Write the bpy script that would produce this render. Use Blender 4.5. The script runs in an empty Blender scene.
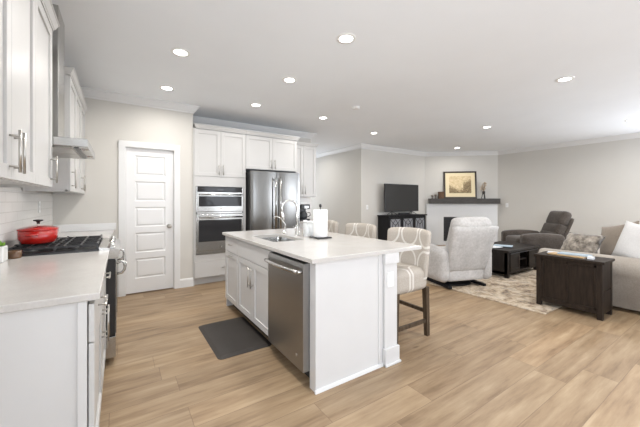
import bpy, bmesh, math, random
from mathutils import Vector, Matrix
random.seed(7)
C = bpy.context.scene.collection
SC = bpy.context.scene
PI = math.pi
# ------------------------------------------------------------ camera, world, lights, exposure
YAW = 33.544
cam_d = bpy.data.cameras.new('camera'); cam = bpy.data.objects.new('camera', cam_d); C.objects.link(cam)
cam.location = (0, 0, 1.30); cam.rotation_euler = (math.radians(90), 0, -math.radians(YAW))
cam_d.sensor_fit = 'HORIZONTAL'; cam_d.sensor_width = 36.0
cam_d.lens = 36.0 * 301.66 / 640.0
cam_d.shift_y = -12.5 / 640.0
cam_d.clip_start = 0.05
SC.camera = cam
SC.view_settings.view_transform = 'Standard'; SC.view_settings.look = 'None'
SC.view_settings.gamma = 1.0; SC.view_settings.use_curve_mapping = False
SC.view_settings.exposure = 0.10
w = bpy.data.worlds.new('world'); SC.world = w; w.use_nodes = True
w.node_tree.nodes['Background'].inputs[0].default_value = (0.78, 0.88, 1.0, 1)
w.node_tree.nodes['Background'].inputs[1].default_value = 1.0
CEIL = 2.74
def area(name, loc, rot, sx, sy, power, col):
    d = bpy.data.lights.new(name, 'AREA'); d.shape = 'RECTANGLE'; d.size = sx; d.size_y = sy
    d.energy = power; d.color = col
    o = bpy.data.objects.new(name, d); C.objects.link(o); o.location = loc; o.rotation_euler = rot
    return o
# lamps in unseen rear windows; right, left and hall fills added for brightness
DAY = (0.87, 0.92, 1.0)
WIN = [(0.1, 1.5), (2.9, 4.3), (6.2, 8.4)]          # x ranges on rear wall
WZ = (0.6, 2.4)
RY = -3.2
UP = math.radians(34)                                # window lamps tilted up to brighten the ceiling
for i, (a, b) in enumerate(WIN):
    area('daylight_rear', ((a+b)/2, RY-.02, 1.5), (PI/2+(.10, UP, UP)[i], 0, 0), b-a-.1, 1.7, (17, 30, 88)[i], DAY)
area('fill_right', (9.17, -.9, 1.5), (PI/2+UP, 0, PI/2), 2.9, 1.7, 170, DAY)  # fill through an unseen side window, enlarged and tilted for more light
area('fill_left', (-.72, -1.4, 1.5), (PI/2+.22, 0, -PI/2+.05), 1.7, 1.7, 150, DAY)  # added fill, lights the island's sink side
area('fill_hall', (4.27, 8.97, 1.5), (PI/2+.2, 0, PI), 1.2, 1.7, 24, DAY)  # added fill out of view, brightens the hall and far ceiling
CAN_W = 10.0

# ------------------------------------------------------------ materials
def newmat(name):
    m = bpy.data.materials.new(name); m.use_nodes = True
    nt = m.node_tree; b = nt.nodes['Principled BSDF']
    return m, nt, b
def N(nt, t, **k):
    n = nt.nodes.new(t)
    for a, v in k.items(): setattr(n, a, v)
    return n
def L(nt, a, b): nt.links.new(a, b)
def coords(nt, scale=(1,1,1), kind='Object'):
    tc = N(nt, 'ShaderNodeTexCoord'); mp = N(nt, 'ShaderNodeMapping')
    mp.inputs['Scale'].default_value = scale; L(nt, tc.outputs[kind], mp.inputs[0]); return mp.outputs[0]
def ramp(nt, fac, stops):
    r = N(nt, 'ShaderNodeValToRGB'); L(nt, fac, r.inputs[0])
    e = r.color_ramp.elements
    while len(e) < len(stops): e.new(0.5)
    for el, (p, c) in zip(e, stops): el.position = p; el.color = (*c, 1)
    return r.outputs[0]
def noise(nt, vec, scale, detail=3, rough=.5):
    n = N(nt, 'ShaderNodeTexNoise'); L(nt, vec, n.inputs['Vector'])
    n.inputs['Scale'].default_value = scale; n.inputs['Detail'].default_value = detail; n.inputs['Roughness'].default_value = rough
    return n.outputs['Fac']
def bump(nt, b, h, s=.2, d=.01):
    n = N(nt, 'ShaderNodeBump'); L(nt, h, n.inputs['Height']); n.inputs['Strength'].default_value = s; n.inputs['Distance'].default_value = d
    L(nt, n.outputs[0], b.inputs['Normal'])
def mathn(nt, op, a, b=None, c=None):
    n = N(nt, 'ShaderNodeMath', operation=op)
    for i, v in enumerate((a, b, c)):
        if v is None: continue
        if isinstance(v, (int, float)): n.inputs[i].default_value = v
        else: L(nt, v, n.inputs[i])
    return n.outputs[0]
def mix(nt, fac, a, b, typ='MIX'):
    n = N(nt, 'ShaderNodeMix', data_type='RGBA', blend_type=typ)
    if isinstance(fac, (int, float)): n.inputs[0].default_value = fac
    else: L(nt, fac, n.inputs[0])
    for i, v in ((6, a), (7, b)):
        if isinstance(v, tuple): n.inputs[i].default_value = (*v, 1)
        else: L(nt, v, n.inputs[i])
    return n.outputs[2]
def paint(name, col, rough=.5, var=.03, nscale=4, bscale=0, bs=.05, spec=.5, metal=0, coat=0):
    m, nt, b = newmat(name)
    v = coords(nt)
    f = noise(nt, v, nscale, 2)
    c2 = tuple(min(1, x*(1-var)) for x in col); c1 = tuple(min(1, x*(1+var)) for x in col)
    L(nt, ramp(nt, f, [(.3, c2), (.7, c1)]), b.inputs['Base Color'])
    b.inputs['Roughness'].default_value = rough; b.inputs['Metallic'].default_value = metal
    b.inputs['Specular IOR Level'].default_value = spec; b.inputs['Coat Weight'].default_value = coat
    if bscale: bump(nt, b, noise(nt, v, bscale, 3), bs, .005)
    return m
def brushed(name, col, rough=.3, scale=(1, 1, 120), var=.06):
    m, nt, b = newmat(name)
    v = coords(nt, scale); f = noise(nt, v, 3, 3)
    L(nt, ramp(nt, f, [(.3, tuple(x*(1-var) for x in col)), (.7, tuple(min(1, x*(1+var)) for x in col))]), b.inputs['Base Color'])
    b.inputs['Metallic'].default_value = 1
    L(nt, mathn(nt, 'MULTIPLY_ADD', f, .12, rough-.06), b.inputs['Roughness'])
    return m
def fabric(name, c1, c2, scale=60, bs=.4, big=3, sheen=.2):
    m, nt, b = newmat(name); v = coords(nt)
    f = noise(nt, v, scale, 4, .7); g = noise(nt, v, big, 3)
    a = mathn(nt, 'MULTIPLY_ADD', f, .6, mathn(nt, 'MULTIPLY', g, .4))
    L(nt, ramp(nt, a, [(.35, c1), (.65, c2)]), b.inputs['Base Color'])
    b.inputs['Roughness'].default_value = .95; b.inputs['Specular IOR Level'].default_value = .15
    b.inputs['Sheen Weight'].default_value = sheen
    bump(nt, b, f, bs, .004); return m

M = {}
M['cab'] = paint('cabinet_white_dimmed', (.545, .538, .525), .38, .012)  # same white as the island, darkened to offset stronger lighting here
M['cab_island'] = paint('island_white', (.62, .615, .61), .4, .012)
M['trim'] = paint('trim_white', (.72, .72, .715), .4, .01)
M['door'] = paint('door_white', (.76, .758, .755), .42, .01)
M['wall'] = paint('wall_greige', (.60, .58, .54), .85, .012, 2, 300, .04)
M['ceil'] = paint('ceiling_white', (.86, .89, .925), .9, .01, 2, 200, .04)
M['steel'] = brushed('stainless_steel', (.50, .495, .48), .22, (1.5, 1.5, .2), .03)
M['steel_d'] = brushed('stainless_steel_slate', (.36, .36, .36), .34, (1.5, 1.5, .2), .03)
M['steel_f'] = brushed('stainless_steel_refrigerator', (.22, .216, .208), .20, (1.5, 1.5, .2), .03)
M['chrome'] = paint('chrome', (.72, .72, .71), .12, .02, metal=1)
M['nickel'] = paint('brushed_nickel', (.50, .48, .45), .3, .04, metal=1)
M['black'] = paint('black_enamel', (.018, .018, .02), .3, .1)
M['iron'] = paint('cast_iron', (.022, .022, .024), .38, .2, 30, 200, .1)
M['glass_black'] = paint('black_oven_glass', (.03, .03, .032), .06, .05)
M['screen'] = paint('tv_screen', (.028, .028, .028), .22, .03)
M['red'] = paint('red_enamel', (.42, .012, .008), .12, .06, 5, coat=.6)
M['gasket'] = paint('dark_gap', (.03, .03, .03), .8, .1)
M['plastic_w'] = paint('white_plastic', (.82, .82, .81), .35, .01)
M['ceramic_w'] = paint('white_ceramic', (.84, .84, .83), .2, .01)
M['paper'] = paint('paper_towel', (.88, .88, .87), .95, .01, 8, 150, .3)
M['espresso'] = None
M['mat'] = paint('mat_rubber', (.034, .028, .024), .6, .08, 8, 120, .4)
M['flower'] = paint('dried_flower', (.50, .40, .30), .9, .25, 30)
M['leaf'] = paint('succulent_leaf', (.22, .42, .05), .5, .25, 40)
M['amber'] = paint('amber_jar', (.12, .065, .035), .12, .3, 20)
M['ceramic_b'] = paint('brass_dark', (.16, .13, .10), .4, .2, 20)
M['book_w'] = paint('book_white', (.66, .68, .70), .5, .03)
M['book_b'] = paint('book_blue', (.36, .45, .52), .5, .08, 9)
M['book_t'] = paint('book_tan', (.50, .34, .18), .6, .1, 20)
M['page'] = paint('book_pages', (.80, .78, .72), .8, .03, 60)
M['graphite'] = paint('display_dark', (.05, .055, .06), .2, .05)
M['glass_black'].node_tree.nodes['Principled BSDF'].inputs['Specular IOR Level'].default_value = .25
# quartz
def quartz():
    m, nt, b = newmat('white_quartz'); v = coords(nt)
    f = noise(nt, v, 1.6, 6, .65); g = noise(nt, v, 140, 2)
    c = ramp(nt, f, [(.40, (.51, .49, .465)), (.52, (.55, .53, .505)), (.62, (.52, .50, .475))])
    c = mix(nt, .05, c, ramp(nt, g, [(.4, (.5, .48, .45)), (.6, (.95, .95, .95))]))
    L(nt, c, b.inputs['Base Color']); b.inputs['Roughness'].default_value = .16; return m
M['quartz'] = quartz()
def planks():
    m, nt, b = newmat('oak_plank_floor')
    tc = N(nt, 'ShaderNodeTexCoord'); sp = N(nt, 'ShaderNodeSeparateXYZ'); L(nt, tc.outputs['Object'], sp.inputs[0])
    X, Y = sp.outputs[0], sp.outputs[1]
    W, LEN = .205, 1.35
    yr = mathn(nt, 'DIVIDE', Y, W); row = mathn(nt, 'FLOOR', yr); fy = mathn(nt, 'FRACT', yr)
    wn = N(nt, 'ShaderNodeTexWhiteNoise', noise_dimensions='1D'); L(nt, row, wn.inputs['W'])
    xr = mathn(nt, 'ADD', mathn(nt, 'DIVIDE', X, LEN), mathn(nt, 'MULTIPLY', wn.outputs['Value'], 7.3))
    col = mathn(nt, 'FLOOR', xr); fx = mathn(nt, 'FRACT', xr)
    cb = N(nt, 'ShaderNodeCombineXYZ'); L(nt, col, cb.inputs[0]); L(nt, row, cb.inputs[1])
    pn = N(nt, 'ShaderNodeTexWhiteNoise', noise_dimensions='2D'); L(nt, cb.outputs[0], pn.inputs['Vector'])
    pid = pn.outputs['Value']
    # grain coordinates, shifted per plank
    gc = N(nt, 'ShaderNodeCombineXYZ')
    L(nt, mathn(nt, 'ADD', mathn(nt, 'MULTIPLY', X, 1.0), mathn(nt, 'MULTIPLY', pid, 37)), gc.inputs[0])
    L(nt, mathn(nt, 'MULTIPLY', Y, 9.0), gc.inputs[1]); L(nt, mathn(nt, 'MULTIPLY', pid, 11), gc.inputs[2])
    g1 = noise(nt, gc.outputs[0], 1.7, 5, .62)
    gc2 = N(nt, 'ShaderNodeCombineXYZ')
    L(nt, mathn(nt, 'ADD', mathn(nt, 'MULTIPLY', X, 3), mathn(nt, 'MULTIPLY', pid, 51)), gc2.inputs[0])
    L(nt, mathn(nt, 'MULTIPLY', Y, 90), gc2.inputs[1])
    g2 = noise(nt, gc2.outputs[0], 1.5, 3, .6)
    gc3 = N(nt, 'ShaderNodeCombineXYZ')
    L(nt, mathn(nt, 'ADD', X, mathn(nt, 'MULTIPLY', pid, 23)), gc3.inputs[0]); L(nt, mathn(nt, 'MULTIPLY', Y, 2.2), gc3.inputs[1])
    g3 = noise(nt, gc3.outputs[0], 2.2, 3, .5)
    base = ramp(nt, g1, [(.30, (.20, .13, .073)), (.46, (.315, .218, .130)), (.58, (.375, .272, .168)), (.72, (.46, .348, .228))])
    base = mix(nt, mathn(nt, 'MULTIPLY', g2, .35), base, (.25, .18, .115))
    tint = ramp(nt, pid, [(0, (.84, .82, .80)), (.35, (.97, .97, .97)), (.7, (1.04, 1.03, 1.0)), (1, (1.12, 1.1, 1.08))])
    base = mix(nt, 1.0, base, tint, 'MULTIPLY')
    # smoky darker patches and knots
    patch = ramp(nt, g3, [(.25, (.72, .68, .64)), (.42, (1, 1, 1))])
    base = mix(nt, .8, base, patch, 'MULTIPLY')
    kc = N(nt, 'ShaderNodeCombineXYZ'); L(nt, mathn(nt, 'MULTIPLY', X, .55), kc.inputs[0]); L(nt, mathn(nt, 'MULTIPLY', Y, 1.6), kc.inputs[1])
    vo = N(nt, 'ShaderNodeTexVoronoi'); L(nt, kc.outputs[0], vo.inputs['Vector']); vo.inputs['Scale'].default_value = 2.2
    kn = ramp(nt, vo.outputs['Distance'], [(.015, (.35, .27, .2)), (.07, (1, 1, 1))])
    base = mix(nt, .75, base, kn, 'MULTIPLY')
    # seams
    ey = mathn(nt, 'MULTIPLY', mathn(nt, 'MINIMUM', fy, mathn(nt, 'SUBTRACT', 1, fy)), W)
    ex = mathn(nt, 'MULTIPLY', mathn(nt, 'MINIMUM', fx, mathn(nt, 'SUBTRACT', 1, fx)), LEN)
    e = mathn(nt, 'MINIMUM', ex, ey)
    seam = mathn(nt, 'LESS_THAN', e, .0022)
    base = mix(nt, mathn(nt, 'MULTIPLY', seam, .55), base, (.16, .10, .06))
    L(nt, base, b.inputs['Base Color'])
    L(nt, mathn(nt, 'MULTIPLY_ADD', g2, .15, .36), b.inputs['Roughness'])
    b.inputs['Specular IOR Level'].default_value = .4
    bump(nt, b, mathn(nt, 'SUBTRACT', mathn(nt, 'MULTIPLY', g2, .3), seam), .15, .003)
    return m
M['floor'] = planks()
def tiles():
    m, nt, b = newmat('white_subway_tile')
    tc = N(nt, 'ShaderNodeTexCoord'); sp = N(nt, 'ShaderNodeSeparateXYZ'); L(nt, tc.outputs['Object'], sp.inputs[0])
    cb = N(nt, 'ShaderNodeCombineXYZ'); L(nt, mathn(nt, 'ADD', sp.outputs[0], sp.outputs[1]), cb.inputs[0]); L(nt, sp.outputs[2], cb.inputs[1])
    br = N(nt, 'ShaderNodeTexBrick'); L(nt, cb.outputs[0], br.inputs['Vector'])
    br.inputs['Color1'].default_value = (.80, .785, .76, 1); br.inputs['Color2'].default_value = (.83, .815, .79, 1)
    br.inputs['Mortar'].default_value = (.60, .58, .55, 1); br.inputs['Scale'].default_value = 1
    br.inputs['Mortar Size'].default_value = .0018; br.inputs['Brick Width'].default_value = .30; br.inputs['Row Height'].default_value = .076
    L(nt, br.outputs['Color'], b.inputs['Base Color']); b.inputs['Roughness'].default_value = .12
    bump(nt, b, mathn(nt, 'SUBTRACT', 1, br.outputs['Fac']), .25, .002); return m
M['tile'] = tiles()
def darkwood(name, c1, c2, ax=(8, 8, 1)):
    m, nt, b = newmat(name); v = coords(nt, ax)
    f = noise(nt, v, 6, 5, .6)
    L(nt, ramp(nt, f, [(.3, c1), (.7, c2)]), b.inputs['Base Color'])
    b.inputs['Roughness'].default_value = .45; b.inputs['Specular IOR Level'].default_value = .2; bump(nt, b, f, .12, .003); return m
M['espresso'] = darkwood('espresso_wood', (.008, .006, .005), (.020, .015, .012))
M['chest'] = darkwood('dark_walnut', (.012, .008, .006), (.030, .021, .015))
M['stoolwood'] = darkwood('stool_leg_wood', (.045, .030, .018), (.10, .070, .045))
M['blackwood'] = darkwood('black_console_wood', (.008, .008, .009), (.016, .016, .018))
M['mantel'] = darkwood('charcoal_mantel_wood', (.045, .040, .036), (.095, .088, .082), (1, 1, 12))
M['rust'] = darkwood('rustic_box_wood', (.07, .035, .018), (.16, .09, .05))
M['lightfab'] = fabric('pale_grey_chenille', (.40, .385, .37), (.56, .545, .53), 34, .5, 6)
M['brownfab'] = fabric('brown_microfiber', (.045, .036, .030), (.10, .083, .070), 40, .3, 4)
M['sofafab'] = fabric('taupe_sofa_fabric', (.27, .235, .20), (.40, .36, .31), 110, .3, 4)
M['pillow_t'] = fabric('taupe_pillow', (.20, .165, .13), (.32, .27, .22), 90, .3, 3)
M['pillow_w'] = fabric('white_pillow', (.60, .59, .58), (.72, .71, .70), 70, .5, 5)
M['fur'] = fabric('mottled_fur', (.05, .04, .032), (.42, .37, .31), 16, 1.0, 9, .3)
def stool_fab(name, ax):
    m, nt, b = newmat(name)
    tc = N(nt, 'ShaderNodeTexCoord'); sp = N(nt, 'ShaderNodeSeparateXYZ'); L(nt, tc.outputs['Object'], sp.inputs[0])
    u, v = sp.outputs[ax[0]], sp.outputs[ax[1]]
    S = .23
    def rings(ou, ov):
        fu = mathn(nt, 'SUBTRACT', mathn(nt, 'FRACT', mathn(nt, 'ADD', mathn(nt, 'DIVIDE', u, S), ou+50)), .5)
        fv = mathn(nt, 'SUBTRACT', mathn(nt, 'FRACT', mathn(nt, 'ADD', mathn(nt, 'DIVIDE', v, S*1.25), ov+50)), .5)
        r = mathn(nt, 'SQRT', mathn(nt, 'ADD', mathn(nt, 'MULTIPLY', fu, fu), mathn(nt, 'MULTIPLY', fv, fv)))
        return mathn(nt, 'LESS_THAN', mathn(nt, 'ABSOLUTE', mathn(nt, 'SUBTRACT', r, .43)), .038)
    k = mathn(nt, 'MAXIMUM', rings(.5, .1), rings(0.0, .6))
    k = rings(.5, .1)
    f = noise(nt, tc.outputs['Object'], 160, 3)
    base = ramp(nt, f, [(.3, (.37, .33, .285)), (.7, (.47, .425, .37))])
    L(nt, mix(nt, k, base, (.62, .595, .55)), b.inputs['Base Color'])
    b.inputs['Roughness'].default_value = .9; bump(nt, b, f, .3, .003); return m
M['stool_back'] = stool_fab('stool_ogee_back', (1, 2)); M['stool_seat'] = stool_fab('stool_ogee_seat', (1, 0))
def rugmat():
    m, nt, b = newmat('distressed_rug'); v = coords(nt)
    f = noise(nt, v, 4.5, 6, .75); g = noise(nt, v, 11, 5, .7); h = noise(nt, v, 90, 2)
    c = ramp(nt, f, [(.40, (.07, .05, .04)), (.46, (.30, .20, .12)), (.51, (.50, .41, .30)), (.57, (.58, .50, .40)), (.63, (.24, .21, .19))])
    c2 = ramp(nt, g, [(.40, (.17, .13, .105)), (.49, (.52, .43, .32)), (.60, (.60, .52, .41))])
    L(nt, mix(nt, .5, c, c2), b.inputs['Base Color']); b.inputs['Roughness'].default_value = 1
    bump(nt, b, h, .5, .005); return m
M['rug'] = rugmat()
def glassm(name, col=(1, 1, 1), rough=.02):
    m, nt, b = newmat(name); b.inputs['Transmission Weight'].default_value = 1
    b.inputs['Base Color'].default_value = (*col, 1); b.inputs['Roughness'].default_value = rough; return m
M['glass'] = glassm('clear_glass'); M['frost'] = glassm('frosted_glass', (.95, .97, .97), .3)
M['frost'].node_tree.nodes['Principled BSDF'].inputs['Transmission Weight'].default_value = .45
def emit(name, col, s):
    m, nt, b = newmat(name); b.inputs['Emission Color'].default_value = (*col, 1); b.inputs['Emission Strength'].default_value = s
    b.inputs['Base Color'].default_value = (.9, .9, .9, 1); return m
M['lamp'] = emit('led_lens', (1, .97, .92), 14)
def print_mat():
    m, nt, b = newmat('sepia_landscape_print')
    tc = N(nt, 'ShaderNodeTexCoord'); sp = N(nt, 'ShaderNodeSeparateXYZ'); L(nt, tc.outputs['Generated'], sp.inputs[0])
    x, z = sp.outputs[0], sp.outputs[2]
    n1 = noise(nt, tc.outputs['Generated'], 9, 5, .7); n2 = noise(nt, tc.outputs['Generated'], 26, 3, .6)
    d = mathn(nt, 'ABSOLUTE', mathn(nt, 'SUBTRACT', x, .46))
    hgt = mathn(nt, 'ADD', mathn(nt, 'MULTIPLY_ADD', d, .6, .10), mathn(nt, 'MULTIPLY_ADD', n2, 1.1, -.50))
    rt = mathn(nt, 'MULTIPLY', mathn(nt, 'GREATER_THAN', x, .64), .32)
    hgt = mathn(nt, 'ADD', hgt, rt)
    k = mathn(nt, 'LESS_THAN', z, hgt)
    trees = ramp(nt, n2, [(.38, (.10, .065, .03)), (.6, (.34, .25, .13))])
    sky = ramp(nt, n1, [(.35, (.55, .42, .23)), (.6, (.74, .60, .37))])
    L(nt, mix(nt, k, sky, trees), b.inputs['Base Color']); b.inputs['Roughness'].default_value = .6; return m
M['print'] = print_mat()
M['matboard'] = paint('cream_matboard', (.76, .65, .43), .8, .02)
M['frame'] = paint('dark_frame', (.035, .022, .015), .35, .1)

# ------------------------------------------------------------ mesh helpers
class MB:
    def __init__(s): s.bm = bmesh.new()
    def _merge(s, b2, mtx=None):
        if mtx is not None: bmesh.ops.transform(b2, matrix=mtx, verts=b2.verts)
        me = bpy.data.meshes.new('t'); b2.to_mesh(me); b2.free(); s.bm.from_mesh(me); bpy.data.meshes.remove(me); return s
    def box(s, x0, x1, y0, y1, z0, z1, bv=.003, seg=2, mtx=None):
        b = bmesh.new(); bmesh.ops.create_cube(b, size=1)
        sx, sy, sz = abs(x1-x0), abs(y1-y0), abs(z1-z0)
        for v in b.verts: v.co = Vector(((x0+x1)/2+v.co.x*sx, (y0+y1)/2+v.co.y*sy, (z0+z1)/2+v.co.z*sz))
        bv = min(bv, .45*min(sx, sy, sz))
        if bv > 0: bmesh.ops.bevel(b, geom=b.edges[:], offset=bv, segments=seg, affect='EDGES', profile=.5)
        return s._merge(b, mtx)
    def tube(s, pts, r, n=12, cap=True, radii=None):
        b = bmesh.new(); P = [Vector(p) for p in pts]; rings = []
        t = (P[1]-P[0]).normalized(); up = Vector((0, 0, 1)) if abs(t.z) < .9 else Vector((1, 0, 0))
        u = t.cross(up).normalized()
        for i, p in enumerate(P):
            if i == 0: t = (P[1]-P[0])
            elif i == len(P)-1: t = (P[-1]-P[-2])
            else: t = (P[i+1]-P[i]).normalized() + (P[i]-P[i-1]).normalized()
            t.normalize(); u = (u - t*u.dot(t)).normalized(); v = t.cross(u)
            rr = radii[i] if radii else r
            rings.append([b.verts.new(p + (u*math.cos(a)+v*math.sin(a))*rr) for a in [2*PI*k/n for k in range(n)]])
        for a, c in zip(rings, rings[1:]):
            for k in range(n): b.faces.new((a[k], a[(k+1) % n], c[(k+1) % n], c[k]))
        if cap: b.faces.new(rings[0][::-1]); b.faces.new(rings[-1])
        bmesh.ops.recalc_face_normals(b, faces=b.faces)
        for f in b.faces: f.smooth = len(f.verts) == 4
        return s._merge(b)
    def lathe(s, prof, c=(0, 0, 0), n=32, sx=1, sy=1, mtx=None, closed=False):
        b = bmesh.new(); rings = []
        for r, z in prof:
            if r < 1e-6: rings.append([b.verts.new((0, 0, z))])
            else: rings.append([b.verts.new((r*math.cos(2*PI*k/n)*sx, r*math.sin(2*PI*k/n)*sy, z)) for k in range(n)])
        for a, d in zip(rings, rings[1:]):
            for k in range(n):
                k2 = (k+1) % n
                if len(a) == 1 and len(d) == 1: continue
                if len(a) == 1: b.faces.new((a[0], d[k2], d[k]))
                elif len(d) == 1: b.faces.new((a[k], a[k2], d[0]))
                else: b.faces.new((a[k], a[k2], d[k2], d[k]))
        bmesh.ops.recalc_face_normals(b, faces=b.faces)
        for f in b.faces: f.smooth = True
        m = Matrix.Translation(c)
        if mtx is not None: m = m @ mtx
        return s._merge(b, m)
    def prism(s, poly, f0, f1, smooth=False):
        """poly: list of 2d points; f0, f1 map a 2d point to a 3d point at either end"""
        b = bmesh.new(); A = [b.verts.new(f0(*p)) for p in poly]; B = [b.verts.new(f1(*p)) for p in poly]; n = len(poly)
        for i in range(n):
            f = b.faces.new((A[i], A[(i+1) % n], B[(i+1) % n], B[i])); f.smooth = smooth
        b.faces.new(A[::-1]); b.faces.new(B)
        bmesh.ops.recalc_face_normals(b, faces=b.faces)
        return s._merge(b)
    def soft(s, c, size, r=.06, res=10, bulge=(0, 0, 0), mtx=None, fn=None):
        """rounded, slightly puffed box"""
        b = bmesh.new(); bmesh.ops.create_cube(b, size=2)
        bmesh.ops.subdivide_edges(b, edges=b.edges[:], cuts=res, use_grid_fill=True)
        h = Vector(size)/2; r = min(r, *(x for x in h))
        for v in b.verts:
            p = v.co.copy()
            # push grid lines towards the borders so corners are round
            p = Vector([math.copysign(abs(x)**.75, x) if abs(x) < 1 else x for x in p])
            q = Vector([p[i]*h[i] for i in range(3)])
            inn = Vector([max(-(h[i]-r), min(h[i]-r, q[i])) for i in range(3)])
            d = q-inn
            if d.length > 1e-9: q = inn + d.normalized()*r
            k = [math.cos(min(1, abs(p[i]))*PI/2) for i in range(3)]
            for i in range(3):
                j, l = (i+1) % 3, (i+2) % 3
                if bulge[i]: q[i] += bulge[i]*(p[i])*(k[j]*k[l])**.6
            if fn: q = fn(q)
            v.co = q
        for f in b.faces: f.smooth = True
        m = Matrix.Translation(c)
        if mtx is not None: m = m @ mtx
        return s._merge(b, m)
    def shift(s, loc, rotz=0):
        m = (Matrix.Translation(loc) @ Matrix.Rotation(rotz, 4, 'Z')).inverted()
        bmesh.ops.transform(s.bm, matrix=m, verts=s.bm.verts); return s
ROOT = {}
def obj(name, mb, mat, parent=None, world=True, label=None):
    if parent is not None and world:
        r = ROOT.get(parent.name, parent); mb.shift(r.location, r.rotation_euler.z)
    me = bpy.data.meshes.new(name); mb.bm.to_mesh(me); mb.bm.free()
    me.materials.append(M[mat] if isinstance(mat, str) else mat)
    o = bpy.data.objects.new(name, me); C.objects.link(o)
    if parent is not None:
        o.parent = parent; ROOT[o.name] = ROOT.get(parent.name, parent)
    if label: o['label'] = label
    return o
def tag(o, label, cat, group=None, kind=None):
    o['label'] = label; o['category'] = cat
    if group: o['group'] = group
    if kind: o['kind'] = kind
    return o
def thing(name, label, cat, loc=(0, 0, 0), rz=0, group=None):
    o = bpy.data.objects.new(name, None); C.objects.link(o); o.location = loc; o.rotation_euler = (0, 0, rz)
    o.empty_display_size = .1
    return tag(o, label, cat, group)
def single(name, mb, mat, label, cat, loc, group=None):
    mb.shift(loc); o = obj(name, mb, mat); o.location = loc; return tag(o, label, cat, group)
def struct(name, mb, mat, parent=None):
    o = obj(name, mb, mat, parent)
    o['kind'] = 'structure'; return o
def copy_tree(o, parent=None):
    c = o.copy(); C.objects.link(c)
    if parent is not None: c.parent = parent
    for ch in list(o.children): copy_tree(ch, c)
    return c
class FR:
    """local frame on a vertical face: u along, v up, n outward"""
    def __init__(s, o, U, Nn): s.o = Vector(o); s.U = Vector(U); s.N = Vector(Nn)
    def p(s, u, v, n): return s.o + s.U*u + Vector((0, 0, v)) + s.N*n
    def box(s, mb, u0, u1, v0, v1, n0, n1, bv=.003):
        a, b = s.p(u0, v0, n0), s.p(u1, v1, n1)
        mb.box(min(a.x, b.x), max(a.x, b.x), min(a.y, b.y), max(a.y, b.y), min(a.z, b.z), max(a.z, b.z), bv)
def shaker(fr, u0, u1, v0, v1, n0=0, t=.02, sw=.058, flat=False):
    mb = MB(); g = .0015; u0 += g; u1 -= g; v0 += g; v1 -= g
    if flat: fr.box(mb, u0, u1, v0, v1, n0, n0+t, .002); return mb
    fr.box(mb, u0, u0+sw, v0, v1, n0, n0+t, .002); fr.box(mb, u1-sw, u1, v0, v1, n0, n0+t, .002)
    fr.box(mb, u0+sw, u1-sw, v0, v0+sw, n0, n0+t, .002); fr.box(mb, u0+sw, u1-sw, v1-sw, v1, n0, n0+t, .002)
    fr.box(mb, u0+sw-.002, u1-sw+.002, v0+sw-.002, v1-sw+.002, n0, n0+t*.45, 0)
    return mb
def bar_handle(fr, u, v, ln, n0=.02, vert=True, r=.0055):
    mb = MB()
    if vert:
        mb.tube([fr.p(u, v-ln/2, n0+.032), fr.p(u, v+ln/2, n0+.032)], r)
        for k in (-1, 1): mb.tube([fr.p(u, v+k*ln*.36, n0-.001), fr.p(u, v+k*ln*.36, n0+.032)], r*.85)
    else:
        mb.tube([fr.p(u-ln/2, v, n0+.032), fr.p(u+ln/2, v, n0+.032)], r)
        for k in (-1, 1): mb.tube([fr.p(u+k*ln*.36, v, n0-.001), fr.p(u+k*ln*.36, v, n0+.032)], r*.85)
    return mb
CROWN = [(0, -.105), (.012, -.105), (.016, -.088), (.03, -.078), (.066, -.03), (.07, -.02), (.085, -.016), (.085, 0), (0, 0)]
BASE = [(0, 0), (.016, 0), (.016, .105), (.012, .122), (.006, .13), (0, .13)]
def run(name, poly, p0, p1, nrm, z, e0=0, e1=0, mat='trim'):
    p0, p1, nrm = Vector((*p0, z)), Vector((*p1, z)), Vector((*nrm, 0)); d = (p1-p0).normalized()
    mb = MB().prism(poly, lambda n, v: p0 + nrm*n + Vector((0, 0, v)) - d*(e0*n), lambda n, v: p1 + nrm*n + Vector((0, 0, v)) + d*(e1*n))
    return struct(name, mb, mat)

# ------------------------------------------------------------ room shell
LX = -.70; DY = 4.92; FY = 5.52; EX = 3.43; HX = 5.10; TY = 5.80; RX = 9.15; BY = 9.0
FPL = (7.63, 5.80); FPR = (9.15, 4.45)
struct('floor', MB().box(LX-.1, RX+.1, RY-.1, BY+.1, -.05, 0, 0), 'floor')
struct('ceiling', MB().box(LX-.1, RX+.1, RY-.1, BY+.1, CEIL, CEIL+.08, 0), 'ceil')
struct('wall_left', MB().box(LX-.1, LX, -.5, DY+.1, 0, CEIL, 0).box(LX-.1, LX, RY-.1, -2.3, 0, CEIL, 0).box(LX-.1, LX, -2.3, -.5, 0, WZ[0], 0).box(LX-.1, LX, -2.3, -.5, WZ[1], CEIL, 0), 'wall')
# pantry door wall with opening
mb = MB(); DX0, DX1, DH = .055, .675, 2.05
mb.box(LX, DX0, DY, DY+.12, 0, CEIL, 0).box(DX1, .93, DY, DY+.12, 0, CEIL, 0).box(DX0, DX1, DY, DY+.12, DH, CEIL, 0)
struct('wall_pantry', mb, 'wall')
struct('wall_pantry_return', MB().box(.85, .93, DY+.12, FY, 0, CEIL, 0), 'wall')
struct('wall_refrigerator', MB().box(.85, EX, FY, FY+.12, 0, CEIL, 0), 'wall')
struct('wall_hall_left', MB().box(EX-.12, EX, FY+.12, BY, 0, CEIL, 0), 'wall')
struct('wall_hall_end', MB().box(EX-.12, 3.6, BY, BY+.1, 0, CEIL, 0).box(4.95, HX+.12, BY, BY+.1, 0, CEIL, 0).box(3.6, 4.95, BY, BY+.1, 0, WZ[0], 0).box(3.6, 4.95, BY, BY+.1, WZ[1], CEIL, 0), 'wall')
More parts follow.
